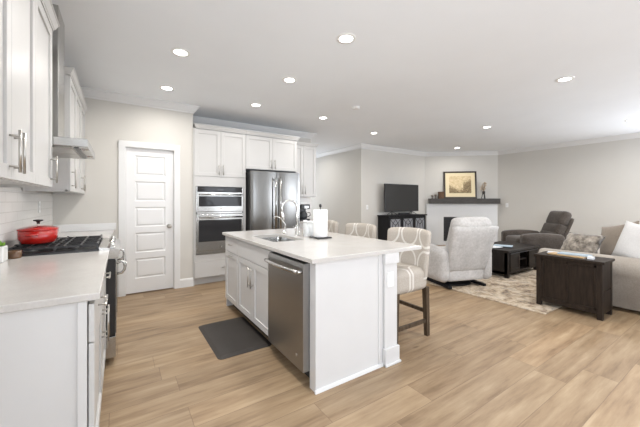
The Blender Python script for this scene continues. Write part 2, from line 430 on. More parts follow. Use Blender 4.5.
struct('wall_hall_right', MB().box(HX, HX+.12, TY+.12, BY, 0, CEIL, 0), 'wall')
struct('wall_television', MB().box(HX, FPL[0]+.1, TY, TY+.12, 0, CEIL, 0), 'wall')
dv = Vector((FPR[0]-FPL[0], FPR[1]-FPL[1])); FL = dv.length; dv.normalize(); nv = Vector((dv.y, -dv.x)); nv = nv if nv.x < 0 else -nv  # into the room
def quadwall(p0, p1, n, t, z0, z1):
    a, b = Vector(p0), Vector(p1); n = Vector(n)
    return MB().prism([(0, 0), (0, 1), (1, 1), (1, 0)], lambda i, j: Vector((*(a - n*t*j), z0 + (z1-z0)*i)), lambda i, j: Vector((*(b - n*t*j), z0+(z1-z0)*i)))
struct('wall_fireplace', quadwall(FPL, FPR, nv, .12, 0, CEIL), 'wall')
mb = MB(); W0, W1 = -2.4, .6
mb.box(RX, RX+.12, W1, FPR[1]+.1, 0, CEIL, 0).box(RX, RX+.12, RY, W0, 0, CEIL, 0).box(RX, RX+.12, W0, W1, 0, WZ[0], 0).box(RX, RX+.12, W0, W1, WZ[1], CEIL, 0)
struct('wall_right', mb, 'wall')
mb = MB(); xs = [LX] + [v for ab in WIN for v in ab] + [RX]
for i in range(0, len(xs), 2): mb.box(xs[i], xs[i+1], RY-.12, RY, 0, CEIL, 0)
for a, b in WIN: mb.box(a, b, RY-.12, RY, 0, WZ[0], 0).box(a, b, RY-.12, RY, WZ[1], CEIL, 0)
struct('wall_rear', mb, 'wall')
def window(i, horiz, a, b, wx=None):
    wx = RX+.04 if wx is None else wx
    mb = MB()
    for k in (0, .5, 1):
        c = a + (b-a)*k
        if horiz: mb.box(c-.03, c+.03, RY-.10, RY-.04, *WZ)
        else: mb.box(wx, wx+.06, c-.03, c+.03, *WZ)
    for z in (WZ[0]+.03, 1.5, WZ[1]-.03):
        if horiz: mb.box(a, b, RY-.10, RY-.04, z-.03, z+.03)
        else: mb.box(wx, wx+.06, a, b, z-.03, z+.03)
    struct('window_%d' % i, mb, 'trim')
for i, (a, b) in enumerate(WIN): window(i+1, True, a, b)
window(4, False, W0, W1)  # unseen right window, widened for its fill light
window(5, False, -2.3, -.5, LX-.10)  # unseen left window, added as opening for the fill lamp
mb = MB()
for c in (3.63, 4.27, 4.92): mb.box(c-.03, c+.03, BY+.03, BY+.08, *WZ)
for z in (WZ[0]+.03, 1.5, WZ[1]-.03): mb.box(3.6, 4.95, BY+.03, BY+.08, z-.03, z+.03)
struct('window_6', mb, 'trim')  # unseen hall-end window, added to go with the hall fill
# crown mouldings
n = 0
CR = [((LX, 3.21), (LX, DY), (1, 0), 0, -1), ((LX, RY), (LX, 2.91), (1, 0), -1, 0), ((LX, DY), (.93, DY), (0, -1), -1, 1), ((.93, DY), (.93, FY), (1, 0), 1, -1),
      ((.93, FY), (EX, FY), (0, -1), -1, 1), ((EX, FY), (EX, BY), (1, 0), 1, -1), ((EX, BY), (HX, BY), (0, -1), -1, -1),
      ((HX, TY), (HX, BY), (-1, 0), 1, -1), ((HX, TY), FPL, (0, -1), 1, -.38), (FPL, FPR, tuple(nv), -.38, -.44),
      ((RX, RY), FPR, (-1, 0), -1, -.44), ((LX, RY), (RX, RY), (0, 1), -1, -1)]
for p0, p1, nr, e0, e1 in CR:
    n += 1; run('trim_%d' % n, CROWN, p0, p1, nr, CEIL, e0, e1)
BS = [('pantry_right', (.748, DY), (.93, DY), (0, -1), 0, 1), ('recess', (.93, DY), (.93, DY+.0+.02), (1, 0), 1, 0),
      ('hall_left', (EX, FY), (EX, BY), (1, 0), 0, -1), ('hall_right', (HX, TY), (HX, BY), (-1, 0), 1, -1),
      ('television', (HX, TY), FPL, (0, -1), 1, -.38), ('right', (RX, RY), FPR, (-1, 0), -1, -.44), ('rear', (LX, RY), (RX, RY), (0, 1), -1, -1)]
for nm, p0, p1, nr, e0, e1 in BS: run('baseboard_'+nm, BASE, p0, p1, nr, 0, e0, e1)

# pantry door
def panel_door():
    fr = FR((DX0, DY+.03, 0), (1, 0, 0), (0, -1, 0)); W = DX1-DX0; mb = MB()
    z0, z1 = .012, DH-.012; u0, u1 = .014, W-.014; st = .105
    fr.box(mb, u0, u0+st, z0, z1, -.035, 0, .001); fr.box(mb, u1-st, u1, z0, z1, -.035, 0, .001)
    bot, top, rail = .20, .10, .085; H = (z1-z0-bot-top-4*rail)/5
    fr.box(mb, u0+st, u1-st, z0, z0+bot, -.035, 0, .001); fr.box(mb, u0+st, u1-st, z1-top, z1, -.035, 0, .001)
    z = z0+bot
    for i in range(5):
        a, b = u0+st, u1-st
        fr.box(mb, a, b, z, z+H, -.035, -.014, 0)
        # moulded slope around each raised panel
        q = [(0, -.014), (.012, -.016), (.03, -.004), (.05, -.004)]
        def ringv(off, n): return [fr.p(a+off, z+off, n), fr.p(b-off, z+off, n), fr.p(b-off, z+H-off, n), fr.p(a+off, z+H-off, n)]
        bm = bmesh.new(); R = [[bm.verts.new(p) for p in ringv(o, nn)] for o, nn in [(0, 0), (.010, -.012), (.022, -.012), (.036, -.003)]]
        for r0, r1 in zip(R, R[1:]):
            for k in range(4): bm.faces.new((r0[k], r0[(k+1) % 4], r1[(k+1) % 4], r1[k]))
        bm.faces.new(R[-1]); bmesh.ops.recalc_face_normals(bm, faces=bm.faces); mb._merge(bm)
        z += H
        if i < 4: fr.box(mb, u0+st, u1-st, z, z+rail, -.035, 0, .001)
        z += rail
    d = struct('door_1', mb, 'door')
    kx, kz = DX1-.07, .93
    kn = MB().lathe([(0, 0), (.032, 0), (.032, .006), (.012, .008), (.011, .035), (.022, .042), (.029, .055), (.026, .068), (0, .074)], (kx, DY+.03, kz), 24, mtx=Matrix.Rotation(PI/2, 4, 'X'))
    obj('door_knob', kn, 'nickel', d)
    for hz in (.25, 1.05, 1.83):
        obj('hinge', MB().box(DX0+.002, DX0+.013, DY+.012, DY+.03, hz-.045, hz+.045, .002), 'nickel', d)
    c = MB(); c.box(-.018, DX0+.004, DY-.018, DY, 0, DH+.07).box(DX1-.004, .748, DY-.018, DY, 0, DH+.07).box(-.018, .748, DY-.02, DY, DH-.004, DH+.075)
    c.box(DX0, DX0+.012, DY, DY+.12, 0, DH).box(DX1-.012, DX1, DY, DY+.12, 0, DH).box(DX0, DX1, DY, DY+.12, DH-.012, DH)
    struct('trim_20', c, 'trim')
panel_door()
struct('wall_pantry_inside', MB().box(LX, .85, DY+.5, DY+.55, 0, CEIL, 0), 'wall')

# tile backsplash on the left wall, and low strip on the pantry wall
struct('trim_21', MB().box(LX, LX+.008, .3, DY-.002, .914, 1.385, 0), 'tile')
struct('trim_22', MB().box(LX+.01, -.045, DY-.012, DY-.0005, .945, 1.005, .001).box(LX+.01, -.045, DY-.011, DY-.0005, .915, .944, .001), 'trim')

# ------------------------------------------------------------ recessed lights
can0 = None
spots = [(.49, 2.10), (.49, 3.18), (.50, 4.28), (1.67, 2.10), (1.68, 3.19), (1.70, 4.30), (2.93, 4.32), (4.48, 4.69),
         (4.38, 1.37), (5.95, 3.10), (7.60, 4.75), (7.58, 1.41), (2.93, 1.0), (5.95, -.6), (4.27, 7.2)]  # last entry: unseen light added to brighten the hall
names = {0: 'recessed ceiling light nearest above the left counter', 1: 'recessed ceiling light on the left, in front of the range hood', 2: 'recessed ceiling light nearest the pantry door wall',
         3: 'large bright recessed ceiling light above the near island end, topmost in the photo', 4: 'recessed ceiling light above the middle of the island',
         5: 'recessed ceiling light between pantry door light and refrigerator cabinets', 6: 'recessed ceiling light just right of the refrigerator cabinets',
         7: 'recessed ceiling light above the hall wall corner', 8: 'recessed ceiling light above the dark chest, largest on the right side', 9: 'recessed ceiling light above the coffee table in the living area',
         10: 'recessed ceiling light directly above the framed picture', 11: 'recessed ceiling light at the far right near the right wall',
         12: 'recessed ceiling light right of the island, nearer than the photo shows', 13: 'recessed ceiling light behind the sofa'}
for i, (x, y) in enumerate(spots):
    if i in (0, 12, 13, 14): continue
    t = None
    if can0 is None:
        t = thing('recessed_light', names[i], 'ceiling light', (x, y, CEIL), 0, 'recessed ceiling lights')
        obj('trim_ring', MB().lathe([(.058, -.001), (.060, -.006), (.085, -.005), (.089, 0)], (0, 0, 0), 32), 'plastic_w', t, world=False)
        obj('lens', MB().lathe([(0, -.004), (.059, -.004), (.059, 0)], (0, 0, 0), 32), 'lamp', t, world=False)
        can0 = t
    else:
        t = copy_tree(can0); t.location = (x, y, CEIL); t['label'] = names[i]
for i, (x, y) in enumerate(spots):
    d = bpy.data.lights.new('can_light', 'AREA'); d.shape = 'DISK'; d.size = .11; d.energy = CAN_W*(1.1 if i == 8 else 1.8 if i in (9, 11, 12, 13) else 1.3 if i in (0, 1) else .55 if i in (3, 4, 5) else 1); d.color = (1, .965, .92); d.spread = math.radians(165)
    o = bpy.data.objects.new('can_light', d); C.objects.link(o); o.location = (x, y, CEIL-.012)
single('smoke_detector', MB().lathe([(0, -.03), (.03, -.03), (.05, -.024), (.058, 0)], (3.02, 3.55, CEIL)), 'plastic_w', 'small round white detector on the ceiling right of the island lights', 'smoke detector', (3.02, 3.55, CEIL))

# ------------------------------------------------------------ left run of cabinets (fronts face +X)
UX = -.395   # upper carcass front
def crown_cab(mb, x0, x1, y0, y1, z, pr=.045, front='x', sides=(1, 1)):
    """stepped cabinet crown around a box top"""
    def ringp(e, z_):
        if front == 'x': xa, xb, ya, yb = x0, x1+e, y0-(e if sides[0] else 0), y1+(e if sides[1] else 0)
        else: xa, xb, ya, yb = x0-(e if sides[0] else 0), x1+(e if sides[1] else 0), y0-e, y1
        return [(xa, ya, z_), (xb, ya, z_), (xb, yb, z_), (xa, yb, z_)]
    bm = bmesh.new(); R = [[bm.verts.new(p) for p in ringp(e, z+dz)] for e, dz in ((.024, 0), (.024, .012), (.03, .016), (pr, .05), (pr+.006, .052), (pr+.006, .06))]
    for p, q in zip(R, R[1:]):
        for k in range(4): bm.faces.new((p[k], p[(k+1) % 4], q[(k+1) % 4], q[k]))
    bm.faces.new(R[-1]); bm.faces.new(R[0][::-1]); bmesh.ops.recalc_face_normals(bm, faces=bm.faces); mb._merge(bm)
def wall_cab(label, y0, y1, splits, handles, g):
    t = thing('wall_cabinet', label, 'cabinet', (LX, (y0+y1)/2, 1.385), 0, g)
    z0, z1 = 1.385, 2.44
    c = MB().box(LX+.009, UX, y0, y1, z0+.02, z1, .002).box(LX+.009, UX, y0, y0+.018, z0, z0+.02, .001).box(LX+.009, UX, y1-.018, y1, z0, z0+.02, .001).box(UX-.018, UX, y0, y1, z0, z0+.02, .001)
    obj('carcass', c, 'cab', t)
    cr = MB(); crown_cab(cr, LX+.001, UX, y0, y1, z1, sides=(1, 1 if y1 < 4.8 else 0)); obj('crown', cr, 'cab', t)
    fr = FR((UX, 0, 0), (0, 1, 0), (1, 0, 0))
    for a, b, h in zip(splits, splits[1:], handles):
        d = obj('door', shaker(fr, a, b, z0+.004, z1-.004), 'cab', t)
        obj('handle', bar_handle(fr, h, 1.505, .175), 'nickel', d)
wall_cab('white wall cabinet at upper left, nearest, with three shaker doors', .9, 2.66, [.9, 1.33, 1.75, 2.18, 2.66], [1.30, 1.72, 1.785, 2.585], None)
wall_cab('white wall cabinet in the far left corner beyond the range hood', 3.53, DY-.002, [3.53, 3.99, 4.45, 4.915], [3.60, 4.41, 4.49], None)
# hood
t = thing('range_hood', 'stainless steel chimney range hood between the left wall cabinets', 'range hood', (LX, 3.06, 1.67))
mb = MB().box(LX+.009, -.19, 2.68, 3.44, 1.68, 1.735, .002)
mb.prism([(2.87, 3.62)], lambda *a: Vector((0, 0, 0)), lambda *a: Vector((0, 0, 0))) if False else None
bm = bmesh.new()
lo = [(LX+.009, 2.68), (-.19, 2.68), (-.19, 3.44), (LX+.009, 3.44)]; hi = [(LX+.009, 2.91), (-.378, 2.91), (-.378, 3.21), (LX+.009, 3.21)]
A = [bm.verts.new((x, y, 1.735)) for x, y in lo]; B = [bm.verts.new((x, y, 1.775)) for x, y in hi]
for k in range(4): bm.faces.new((A[k], A[(k+1) % 4], B[(k+1) % 4], B[k]))
bm.faces.new(B); bm.faces.new(A[::-1]); bmesh.ops.recalc_face_normals(bm, faces=bm.faces); mb._merge(bm)
obj('canopy', mb, 'steel', t)
obj('chimney', MB().box(LX+.009, -.378, 2.91, 3.21, 1.775, CEIL-.001, .002), 'steel', t)
f = MB(); f.box(-.62, -.28, 2.74, 3.05, 1.670, 1.680, .002).box(-.62, -.28, 3.07, 3.38, 1.670, 1.680, .002); obj('grease_filter', f, 'nickel', t)
obj('filter_slot', MB().box(-.272, -.245, 2.74, 3.38, 1.675, 1.681, .001), 'black', t)
for yy in (2.85, 3.27): obj('hood_lamp', MB().lathe([(0, -.004), (.028, -.004), (.03, 0)], (-.218, yy, 1.680), 20), 'chrome', t)

BXF = -.115  # base carcass front
def base_left(label, y0, y1, cols, endpanel=False):
    t = thing('base_cabinet', label, 'cabinet', (LX, (y0+y1)/2, 0))
    obj('carcass', MB().box(LX+.002, BXF, y0, y1, .11, .883, .002), 'cab', t)
    obj('toe_kick', MB().box(LX+.002, BXF-.07, y0, y1, 0, .11, 0), 'cab', t)
    if endpanel:
        e = MB().box(LX+.002, BXF-.003, y0-.006, y0, 0, .883, .001).box(BXF-.032, BXF, y0-.016, y0-.006, 0, .883, .002)
        obj('end_panel', e, 'cab_island', t)
    fr = FR((BXF, 0, 0), (0, 1, 0), (1, 0, 0))
    for a, b, h in cols:
        d = obj('drawer', shaker(fr, a, b, .70, .865, .004, flat=True), 'cab', t); obj('handle', bar_handle(fr, (a+b)/2, .785, .19, .024, False), 'nickel', d)
        d = obj('door', shaker(fr, a, b, .115, .697, .004), 'cab', t); obj('handle', bar_handle(fr, h, .56, .19, .024), 'nickel', d)
    return t
base_left('white base cabinet at lower left with blank end panel, nearest the camera', 1.60, 2.875, [(1.60, 2.25, 2.21), (2.25, 2.87, 2.29)], True)
base_left('white base cabinet in the left corner beyond the range', 3.665, DY-.002, [(3.67, 4.30, 3.72), (4.30, 4.90, 4.85)])
single('countertop', MB().box(LX+.009, -.07, 1.575, 2.885, .884, .914, .004), 'quartz', 'white quartz countertop on the left, in front of the range', 'countertop', (LX, 2.2, .884))
single('countertop', MB().box(LX+.009, -.07, 3.655, DY-.013, .884, .914, .004), 'quartz', 'short white quartz countertop in the left corner beyond the range', 'countertop', (LX, 4.2, .884))

# ------------------------------------------------------------ range
t = thing('gas_range', 'slide-in stainless gas range with black grates and side knobs', 'range', (-.38, 3.27, 0))
R0, R1 = 2.89, 3.65
obj('body', MB().box(LX+.012, -.10, R0, R1, .05, .90, .002), 'black', t)
for yy in (R0+.06, R1-.06):
    for xx in (-.62, -.16): obj('foot', MB().lathe([(0, 0), (.02, 0), (.02, .05)], (xx, yy, 0), 16), 'black', t)
obj('cooktop', MB().box(LX+.012, -.135, R0, R1, .90, .932, .006), 'black', t)
# slanted control panel wedge at the front
poly = [(-.135, .915), (-.135, .940), (-.012, .918), (.002, .908), (.002, .885), (-.02, .845), (-.10, .845), (-.10, .90)]
obj('control_panel', MB().prism(poly, lambda x, z: Vector((x, R0, z)), lambda x, z: Vector((x, R1, z))), 'steel', t)
kn0 = None
sl = math.atan2(.030, .10)
for yy in (2.97, 3.44, 3.55):
    px = -.060; pz = .927
    K = Matrix.Rotation(math.radians(10), 4, 'Y')
    obj('knob', MB().lathe([(0, 0), (.027, 0), (.027, .005), (.022, .008), (.021, .034), (.017, .039), (0, .039)], (px, yy, pz-.003), 24, mtx=K), 'chrome', t)
door = obj('oven_door', MB().box(-.10, -.030, R0+.004, R1-.004, .235, .84, .006), 'black', t)
obj('door_face', MB().box(-.0301, -.022, R0+.01, R1-.01, .25, .83, .003), 'steel', door)
obj('window', MB().box(-.0221, -.019, R0+.12, R1-.12, .38, .70, .002), 'glass_black', door)
h = MB()
for s, yy in ((1, R0+.03), (-1, R1-.03)):
    h.tube([(-.028, yy, .80), (.012, yy, .815), (.030, yy, .80), (.036, yy, .775), (.030, yy, .745), (.014, yy, .722), (-.028, yy, .715)], .010, 12)
h.tube([(.034, R0+.03, .775), (.034, R1-.03, .775)], .0125, 14)
obj('handle', h, 'steel', door)
dr = obj('warming_drawer', MB().box(-.10, -.028, R0+.004, R1-.004, .06, .228, .004), 'steel', t)
# grates: three cast iron sections
for gi in range(3):
    y0 = R0+.025+gi*.238; y1 = y0+.232; g = MB(); zt = .966
    x0, x1 = LX+.05, -.15
    for yy in (y0+.006, (y0+y1)/2, y1-.006): g.box(x0, x1, yy-.006, yy+.006, zt-.014, zt, .003)
    for xx in (x0, x0+.1, x0+.2, (x0+x1)/2, x1-.2, x1-.1, x1): g.box(xx-.006, xx+.006, y0, y1, zt-.014, zt+.002, .003)
    for xx in (x0, x1, (x0+x1)/2):
        for yy in (y0+.006, y1-.006): g.box(xx-.007, xx+.007, yy-.007, yy+.007, .931, zt+.008, .002)
    obj('grate', g, 'iron', t)
for bx, by in ((-.55, R0+.14), (-.29, R0+.14), (-.42, 3.27), (-.55, R1-.14), (-.29, R1-.14)):
    obj('burner', MB().lathe([(0, .022), (.03, .022), (.034, .016), (.034, .012), (.048, .010), (.05, 0)], (bx, by, .931), 24), 'iron', t)

# dutch oven
def dutch():
    c = (-.525, 3.14, .977)
    t = thing('dutch_oven', 'red enamel dutch oven with lid on the range grate', 'cooking pot', c)
    P = Matrix.Rotation(math.radians(80), 4, 'Z') @ Matrix.Scale(.84, 4)
    obj('pot', MB().lathe([(0, 0), (.105, 0), (.13, .012), (.142, .05), (.147, .125), (.143, .125), (.137, .05), (.125, .02), (0, .01)], (0, 0, 0), 40, 1.12, .95, P), 'red', t, world=False)
    for s in (-1, 1):
        hd = MB().tube([(s*.150, -.045, .085), (s*.178, -.035, .088), (s*.19, 0, .089), (s*.178, .035, .088), (s*.150, .045, .085)], .009, 10)
        bmesh.ops.transform(hd.bm, matrix=P, verts=hd.bm.verts); obj('handle', hd, 'red', t, world=False)
    lid = obj('lid', MB().lathe([(.150, .125), (.151, .131), (.143, .138), (.11, .148), (.06, .157), (.02, .160), (0, .160)], (0, 0, 0), 40, 1.12, .95, P), 'red', t, world=False)
    obj('knob', MB().lathe([(.01, .147), (.010, .160), (.016, .166), (.030, .170), (.031, .176), (.02, .180), (0, .181)], (0, 0, 0), 24), 'black', lid, world=False)
dutch()
# white pot with a leafy succulent
t = thing('potted_succulent', 'leafy bright green plant in a white pot at the left counter edge', 'potted plant', (-.665, 2.72, .914))
obj('pot', MB().box(-.045, .055, -.05, .05, 0, .10, .006).box(-.037, .047, -.042, .042, .099, .1, 0), 'ceramic_w', t, world=False)
lf = MB()
for i in range(46):
    a = random.uniform(0, 2*PI); r = random.uniform(.004, .05); l = random.uniform(.025, .045); tl = r*16
    b0 = Vector((.005+math.cos(a)*r*.7, math.sin(a)*r*.7, .095)); dr_ = Vector((math.cos(a)*tl*.8, math.sin(a)*tl*.8, 1)).normalized()
    lf.tube([b0, b0+dr_*l*.4, b0+dr_*l*.8, b0+dr_*l], .008, 6, radii=[.004, .010, .008, .001])
obj('foliage', lf, 'leaf', t, world=False)
t = thing('candle_jar', 'small brown glass candle jar beside the range grates', 'candle', (-.595, 2.838, .914))
obj('jar', MB().lathe([(0, 0), (.036, 0), (.038, .004), (.038, .05), (.035, .05), (.035, .006), (0, .005)], (0, 0, 0), 28), 'amber', t, world=False)
obj('wax', MB().lathe([(0, .038), (.0345, .038), (.0345, .006)], (0, 0, 0), 28), 'book_t', t, world=False)
def outlet(label, c, U, Nn, name='wall_outlet', cat='outlet', sw=False):
    t = thing(name, label, cat, c); fr = FR(c, U, Nn); mb = MB(); fr.box(mb, -.036, .036, -.058, .058, 0, .006, .002); obj('cover_plate', mb, 'plastic_w', t)
    for v in ((0,) if sw else (-.022, .022)):
        mb = MB(); fr.box(mb, -.016, .016, v-(.03 if sw else .015), v+(.03 if sw else .015), .006, .010, .002); obj('rocker' if sw else 'socket', mb, 'trim', t)
outlet('white outlet in the tile above the red pot', (LX+.0085, 4.17, 1.24), (0, 1, 0), (1, 0, 0))

# ------------------------------------------------------------ oven / refrigerator wall (fronts face -Y)
FC = 4.915  # carcass front plane
frY = FR((0, FC, 0), (1, 0, 0), (0, -1, 0))
t = thing('oven_tower_cabinet', 'tall white cabinet housing the wall ovens, left of the refrigerator', 'cabinet', (1.35, 5.2, 0))
X0, X1, X2 = .945, 1.755, 2.735
mb = MB().box(X0, X1, FC, FY-.002, 1.54, 2.42, .002).box(X0, X1, FC, FY-.002, .10, .455, .002).box(X0, X0+.03, FC-.001, FY-.002, .45, 1.56, .001).box(X1-.045, X1, FC-.001, FY-.002, .45, 1.56, .001).box(X0, X1, FY-.03, FY-.002, .45, 1.56, 0)
obj('carcass', mb, 'cab', t)
obj('toe_kick', MB().box(X0, X1, FC+.06, FY-.002, 0, .10, 0), 'cab', t)
fl = MB(); frY.box(fl, X0, X1, 1.528, 1.68, 0, .018, .002); frY.box(fl, X0, X0+.022, .47, 1.53, 0, .018, .002); frY.box(fl, X1-.045, X1, .47, 1.53, 0, .018, .002); frY.box(fl, X0, X1, .36, .468, 0, .018, .002)
frY.box(fl, .931, X0, .0, 2.42, -.02, .016, .001); obj('face_frame', fl, 'cab', t)
xm = 1.345
for a, b, h in ((X0, xm, xm-.035), (xm, X1, xm+.035)):
    d = obj('door', shaker(frY, a, b, 1.685, 2.405), 'cab', t); obj('handle', bar_handle(frY, h, 1.79, .16), 'nickel', d)
d = obj('drawer', shaker(frY, X0+.005, X1-.005, .115, .36, flat=True), 'cab', t); obj('handle', bar_handle(frY, xm+.10, .245, .19, vert=False), 'nickel', d)
cr = MB(); crown_cab(cr, X0+.045, X1, FC, FY-.01, 2.42, front='y', sides=(1, 0)); obj('crown', cr, 'cab', t)
t = thing('refrigerator_cabinet', 'white cabinet with two doors above the refrigerator', 'cabinet', (2.25, 5.2, 1.84))
obj('carcass', MB().box(X1+.002, X2, FC, FY-.002, 1.84, 2.42, .002), 'cab', t)
sp_ = MB().box(X2-.02, X2, FC-.002, FY-.002, 0, 1.84, .002); obj('side_panel', sp_, 'cab', t)
xm2 = 2.245
for a, b, h in ((X1+.002, xm2, xm2-.035), (xm2, X2, xm2+.035)):
    d = obj('door', shaker(frY, a, b, 1.845, 2.405), 'cab', t); obj('handle', bar_handle(frY, h, 1.945, .16), 'nickel', d)
cr = MB(); crown_cab(cr, X1+.002, X2, FC, FY-.01, 2.42, front='y', sides=(0, 1)); obj('crown', cr, 'cab', t)
# combination wall oven
t = thing('wall_oven', 'stainless double wall oven with microwave above, black glass doors', 'oven', (1.34, 4.92, .475))
OX0, OX1 = .968, 1.708
fo = FR((0, FC-.019, 0), (1, 0, 0), (0, -1, 0))
mb = MB(); fo.box(mb, OX0, OX1, .475, 1.525, -.5, -.001, 0); obj('body', mb, 'black', t)
mb = MB(); fo.box(mb, OX0, OX1, .475, .53, 0, .012, .002); fo.box(mb, OX0, OX0+.02, .53, 1.525, 0, .012, .002); fo.box(mb, OX1-.02, OX1, .53, 1.525, 0, .012, .002); fo.box(mb, OX0, OX1, 1.10, 1.13, 0, .012, .002); obj('frame', mb, 'steel', t)
mb = MB(); fo.box(mb, OX0+.02, OX1-.02, 1.445, 1.515, 0, .016, .002); cp = obj('control_panel', mb, 'glass_black', t)
mb = MB(); fo.box(mb, 1.29, 1.38, 1.465, 1.495, .016, .017, 0); obj('display', mb, 'graphite', cp)
def oven_door(z0, z1, hz, wz0, wz1, nm, wx=0):
    mb = MB(); fo.box(mb, OX0+.01, OX1-.01, z0, z1, .003, .035, .003); d = obj(nm, mb, 'steel', t)
    mb = MB(); fo.box(mb, OX0+.035, OX1-.035, wz0, wz1, .035, .038, .002); obj('window', mb, 'glass_black', d)
    mb = MB(); mb.tube([fo.p(OX0+.04, hz, .085), fo.p(OX1-.04, hz, .085)], .012, 14)
    for x in (OX0+.07, OX1-.07): mb.tube([fo.p(x, hz, .03), fo.p(x, hz, .085)], .010, 10)
    obj('handle', mb, 'steel', d)
    mb = MB(); mb.lathe([(0, .0), (.014, 0), (.014, .002), (0, .002)], (1.34, fo.p(0, 0, .0355).y, z0+.045), 20, mtx=Matrix.Rotation(PI/2, 4, 'X')); obj('badge', mb, 'nickel', d)
    return d
md = oven_door(1.135, 1.44, 1.40, 1.215, 1.375, 'microwave_door')
od = oven_door(.53, 1.095, 1.045, .67, 1.005, 'oven_door')
# refrigerator
t = thing('refrigerator', 'stainless french door refrigerator beside the wall ovens', 'refrigerator', (2.25, 5.1, 0))
FX0, FX1, FZ = 1.79, 2.705, 1.80; FF = 4.80
obj('body', MB().box(FX0, FX1, FF+.005, FY-.03, .03, FZ-.01, .004), 'gasket', t)
for xx in (FX0+.08, FX1-.08): obj('foot', MB().lathe([(0, 0), (.02, 0), (.02, .035)], (xx, FF+.1, 0), 12), 'black', t)
frF = FR((0, FF, 0), (1, 0, 0), (0, -1, 0)); fm = 2.25
def fdoor(u0, u1, v0, v1, nm):
    mb = MB()
    # gently bowed door front
    n_ = 12; poly = [(u0, 0)] + [(u0+(u1-u0)*k/n_, .055+.012*math.sin(PI*k/n_)**.5) for k in range(n_+1)] + [(u1, 0)]
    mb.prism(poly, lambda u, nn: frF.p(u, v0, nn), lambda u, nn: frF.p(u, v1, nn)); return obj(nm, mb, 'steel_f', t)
for a, b, h, nm in ((FX0, fm-.004, fm-.045, 'door'), (fm+.004, FX1, fm+.045, 'door')):
    d = fdoor(a, b, .72, FZ, nm)
    mb = MB(); mb.tube([frF.p(h, .82, .12), frF.p(h, 1.70, .12)], .013, 14)
    for v in (.86, 1.66): mb.tube([frF.p(h, v, .05), frF.p(h, v, .12)], .011, 10)
    obj('handle', mb, 'steel', d)
d = fdoor(FX0, FX1, .06, .71, 'freezer_drawer')
mb = MB(); mb.tube([frF.p(FX0+.08, .64, .12), frF.p(FX1-.08, .64, .12)], .013, 14)
for u in (FX0+.12, FX1-.12): mb.tube([frF.p(u, .64, .05), frF.p(u, .64, .12)], .011, 10)
obj('handle', mb, 'steel', d)
# right upper, right base, counter
UY = FY-.33; frU = FR((0, UY, 0), (1, 0, 0), (0, -1, 0)); UR = 3.33
t = thing('wall_cabinet', 'narrow white wall cabinet right of the refrigerator, above coffee maker', 'cabinet', (3.04, FY, 1.38))
obj('carcass', MB().box(X2+.002, UR, UY, FY-.002, 1.38, 2.40, .002), 'cab', t)
um = (X2+UR)/2
for a, b, h in ((X2+.002, um, um-.035), (um, UR, um+.035)):
    d = obj('door', shaker(frU, a, b, 1.384, 2.396), 'cab', t); obj('handle', bar_handle(frU, h, 1.52, .17), 'nickel', d)
cr = MB(); crown_cab(cr, X2+.05, UR, UY, FY-.01, 2.40, front='y', sides=(0, 1)); obj('crown', cr, 'cab', t)
t = thing('base_cabinet', 'white base cabinet right of the refrigerator under the coffee maker', 'cabinet', (3.04, 5.2, 0))
obj('carcass', MB().box(X2+.002, UR+.02, FC+.02, FY-.002, .1, .883, .002), 'cab', t)
obj('toe_kick', MB().box(X2+.002, UR+.02, FC+.09, FY-.002, 0, .1, 0), 'cab', t)
frB = FR((0, FC+.02, 0), (1, 0, 0), (0, -1, 0))
for a, b, h in ((X2+.002, um, um-.035), (um, UR+.02, um+.035)):
    d = obj('drawer', shaker(frB, a, b, .70, .865, flat=True), 'cab', t); obj('handle', bar_handle(frB, (a+b)/2, .785, .15, vert=False), 'nickel', d)
    d = obj('door', shaker(frB, a, b, .115, .697), 'cab', t); obj('handle', bar_handle(frB, h, .58, .17), 'nickel', d)
single('countertop', MB().box(X2+.002, UR+.045, FC-.02, FY-.012, .884, .914, .004), 'quartz', 'small white quartz countertop right of the refrigerator holding the coffee maker', 'countertop', (3.04, 5.2, .884))
struct('trim_23', MB().box(X2+.002, EX-.001, FY-.010, FY-.0005, .915, 1.379, 0), 'tile')
# coffee maker
t = thing('coffee_maker', 'black drip coffee maker on the counter right of the refrigerator', 'coffee maker', (3.04, 5.22, .914))
mb = MB().box(-.10, .10, -.13, .13, 0, .035, .008).box(-.10, .10, .03, .13, .03, .32, .01).box(-.10, .10, -.13, .13, .225, .32, .014); obj('housing', mb, 'black', t, world=False)
mb = MB().lathe([(0, .04), (.06, .04), (.075, .07), (.075, .12), (.055, .165), (.05, .17), (.058, .18)], (0, -.05, 0), 28); cf = obj('carafe', mb, 'graphite', t, world=False)
obj('handle', MB().tube([(.06, -.09, .155), (.105, -.115, .155), (.11, -.118, .10), (.07, -.09, .07)], .009, 10), 'black', cf, world=False)
obj('control_face', MB().box(-.03, .06, -.134, -.129, .24, .29, .002), 'steel', t, world=False)
obj('badge', MB().box(-.005, .055, -.138, -.133, .02, .10, .002), 'steel', t, world=False) if False else None

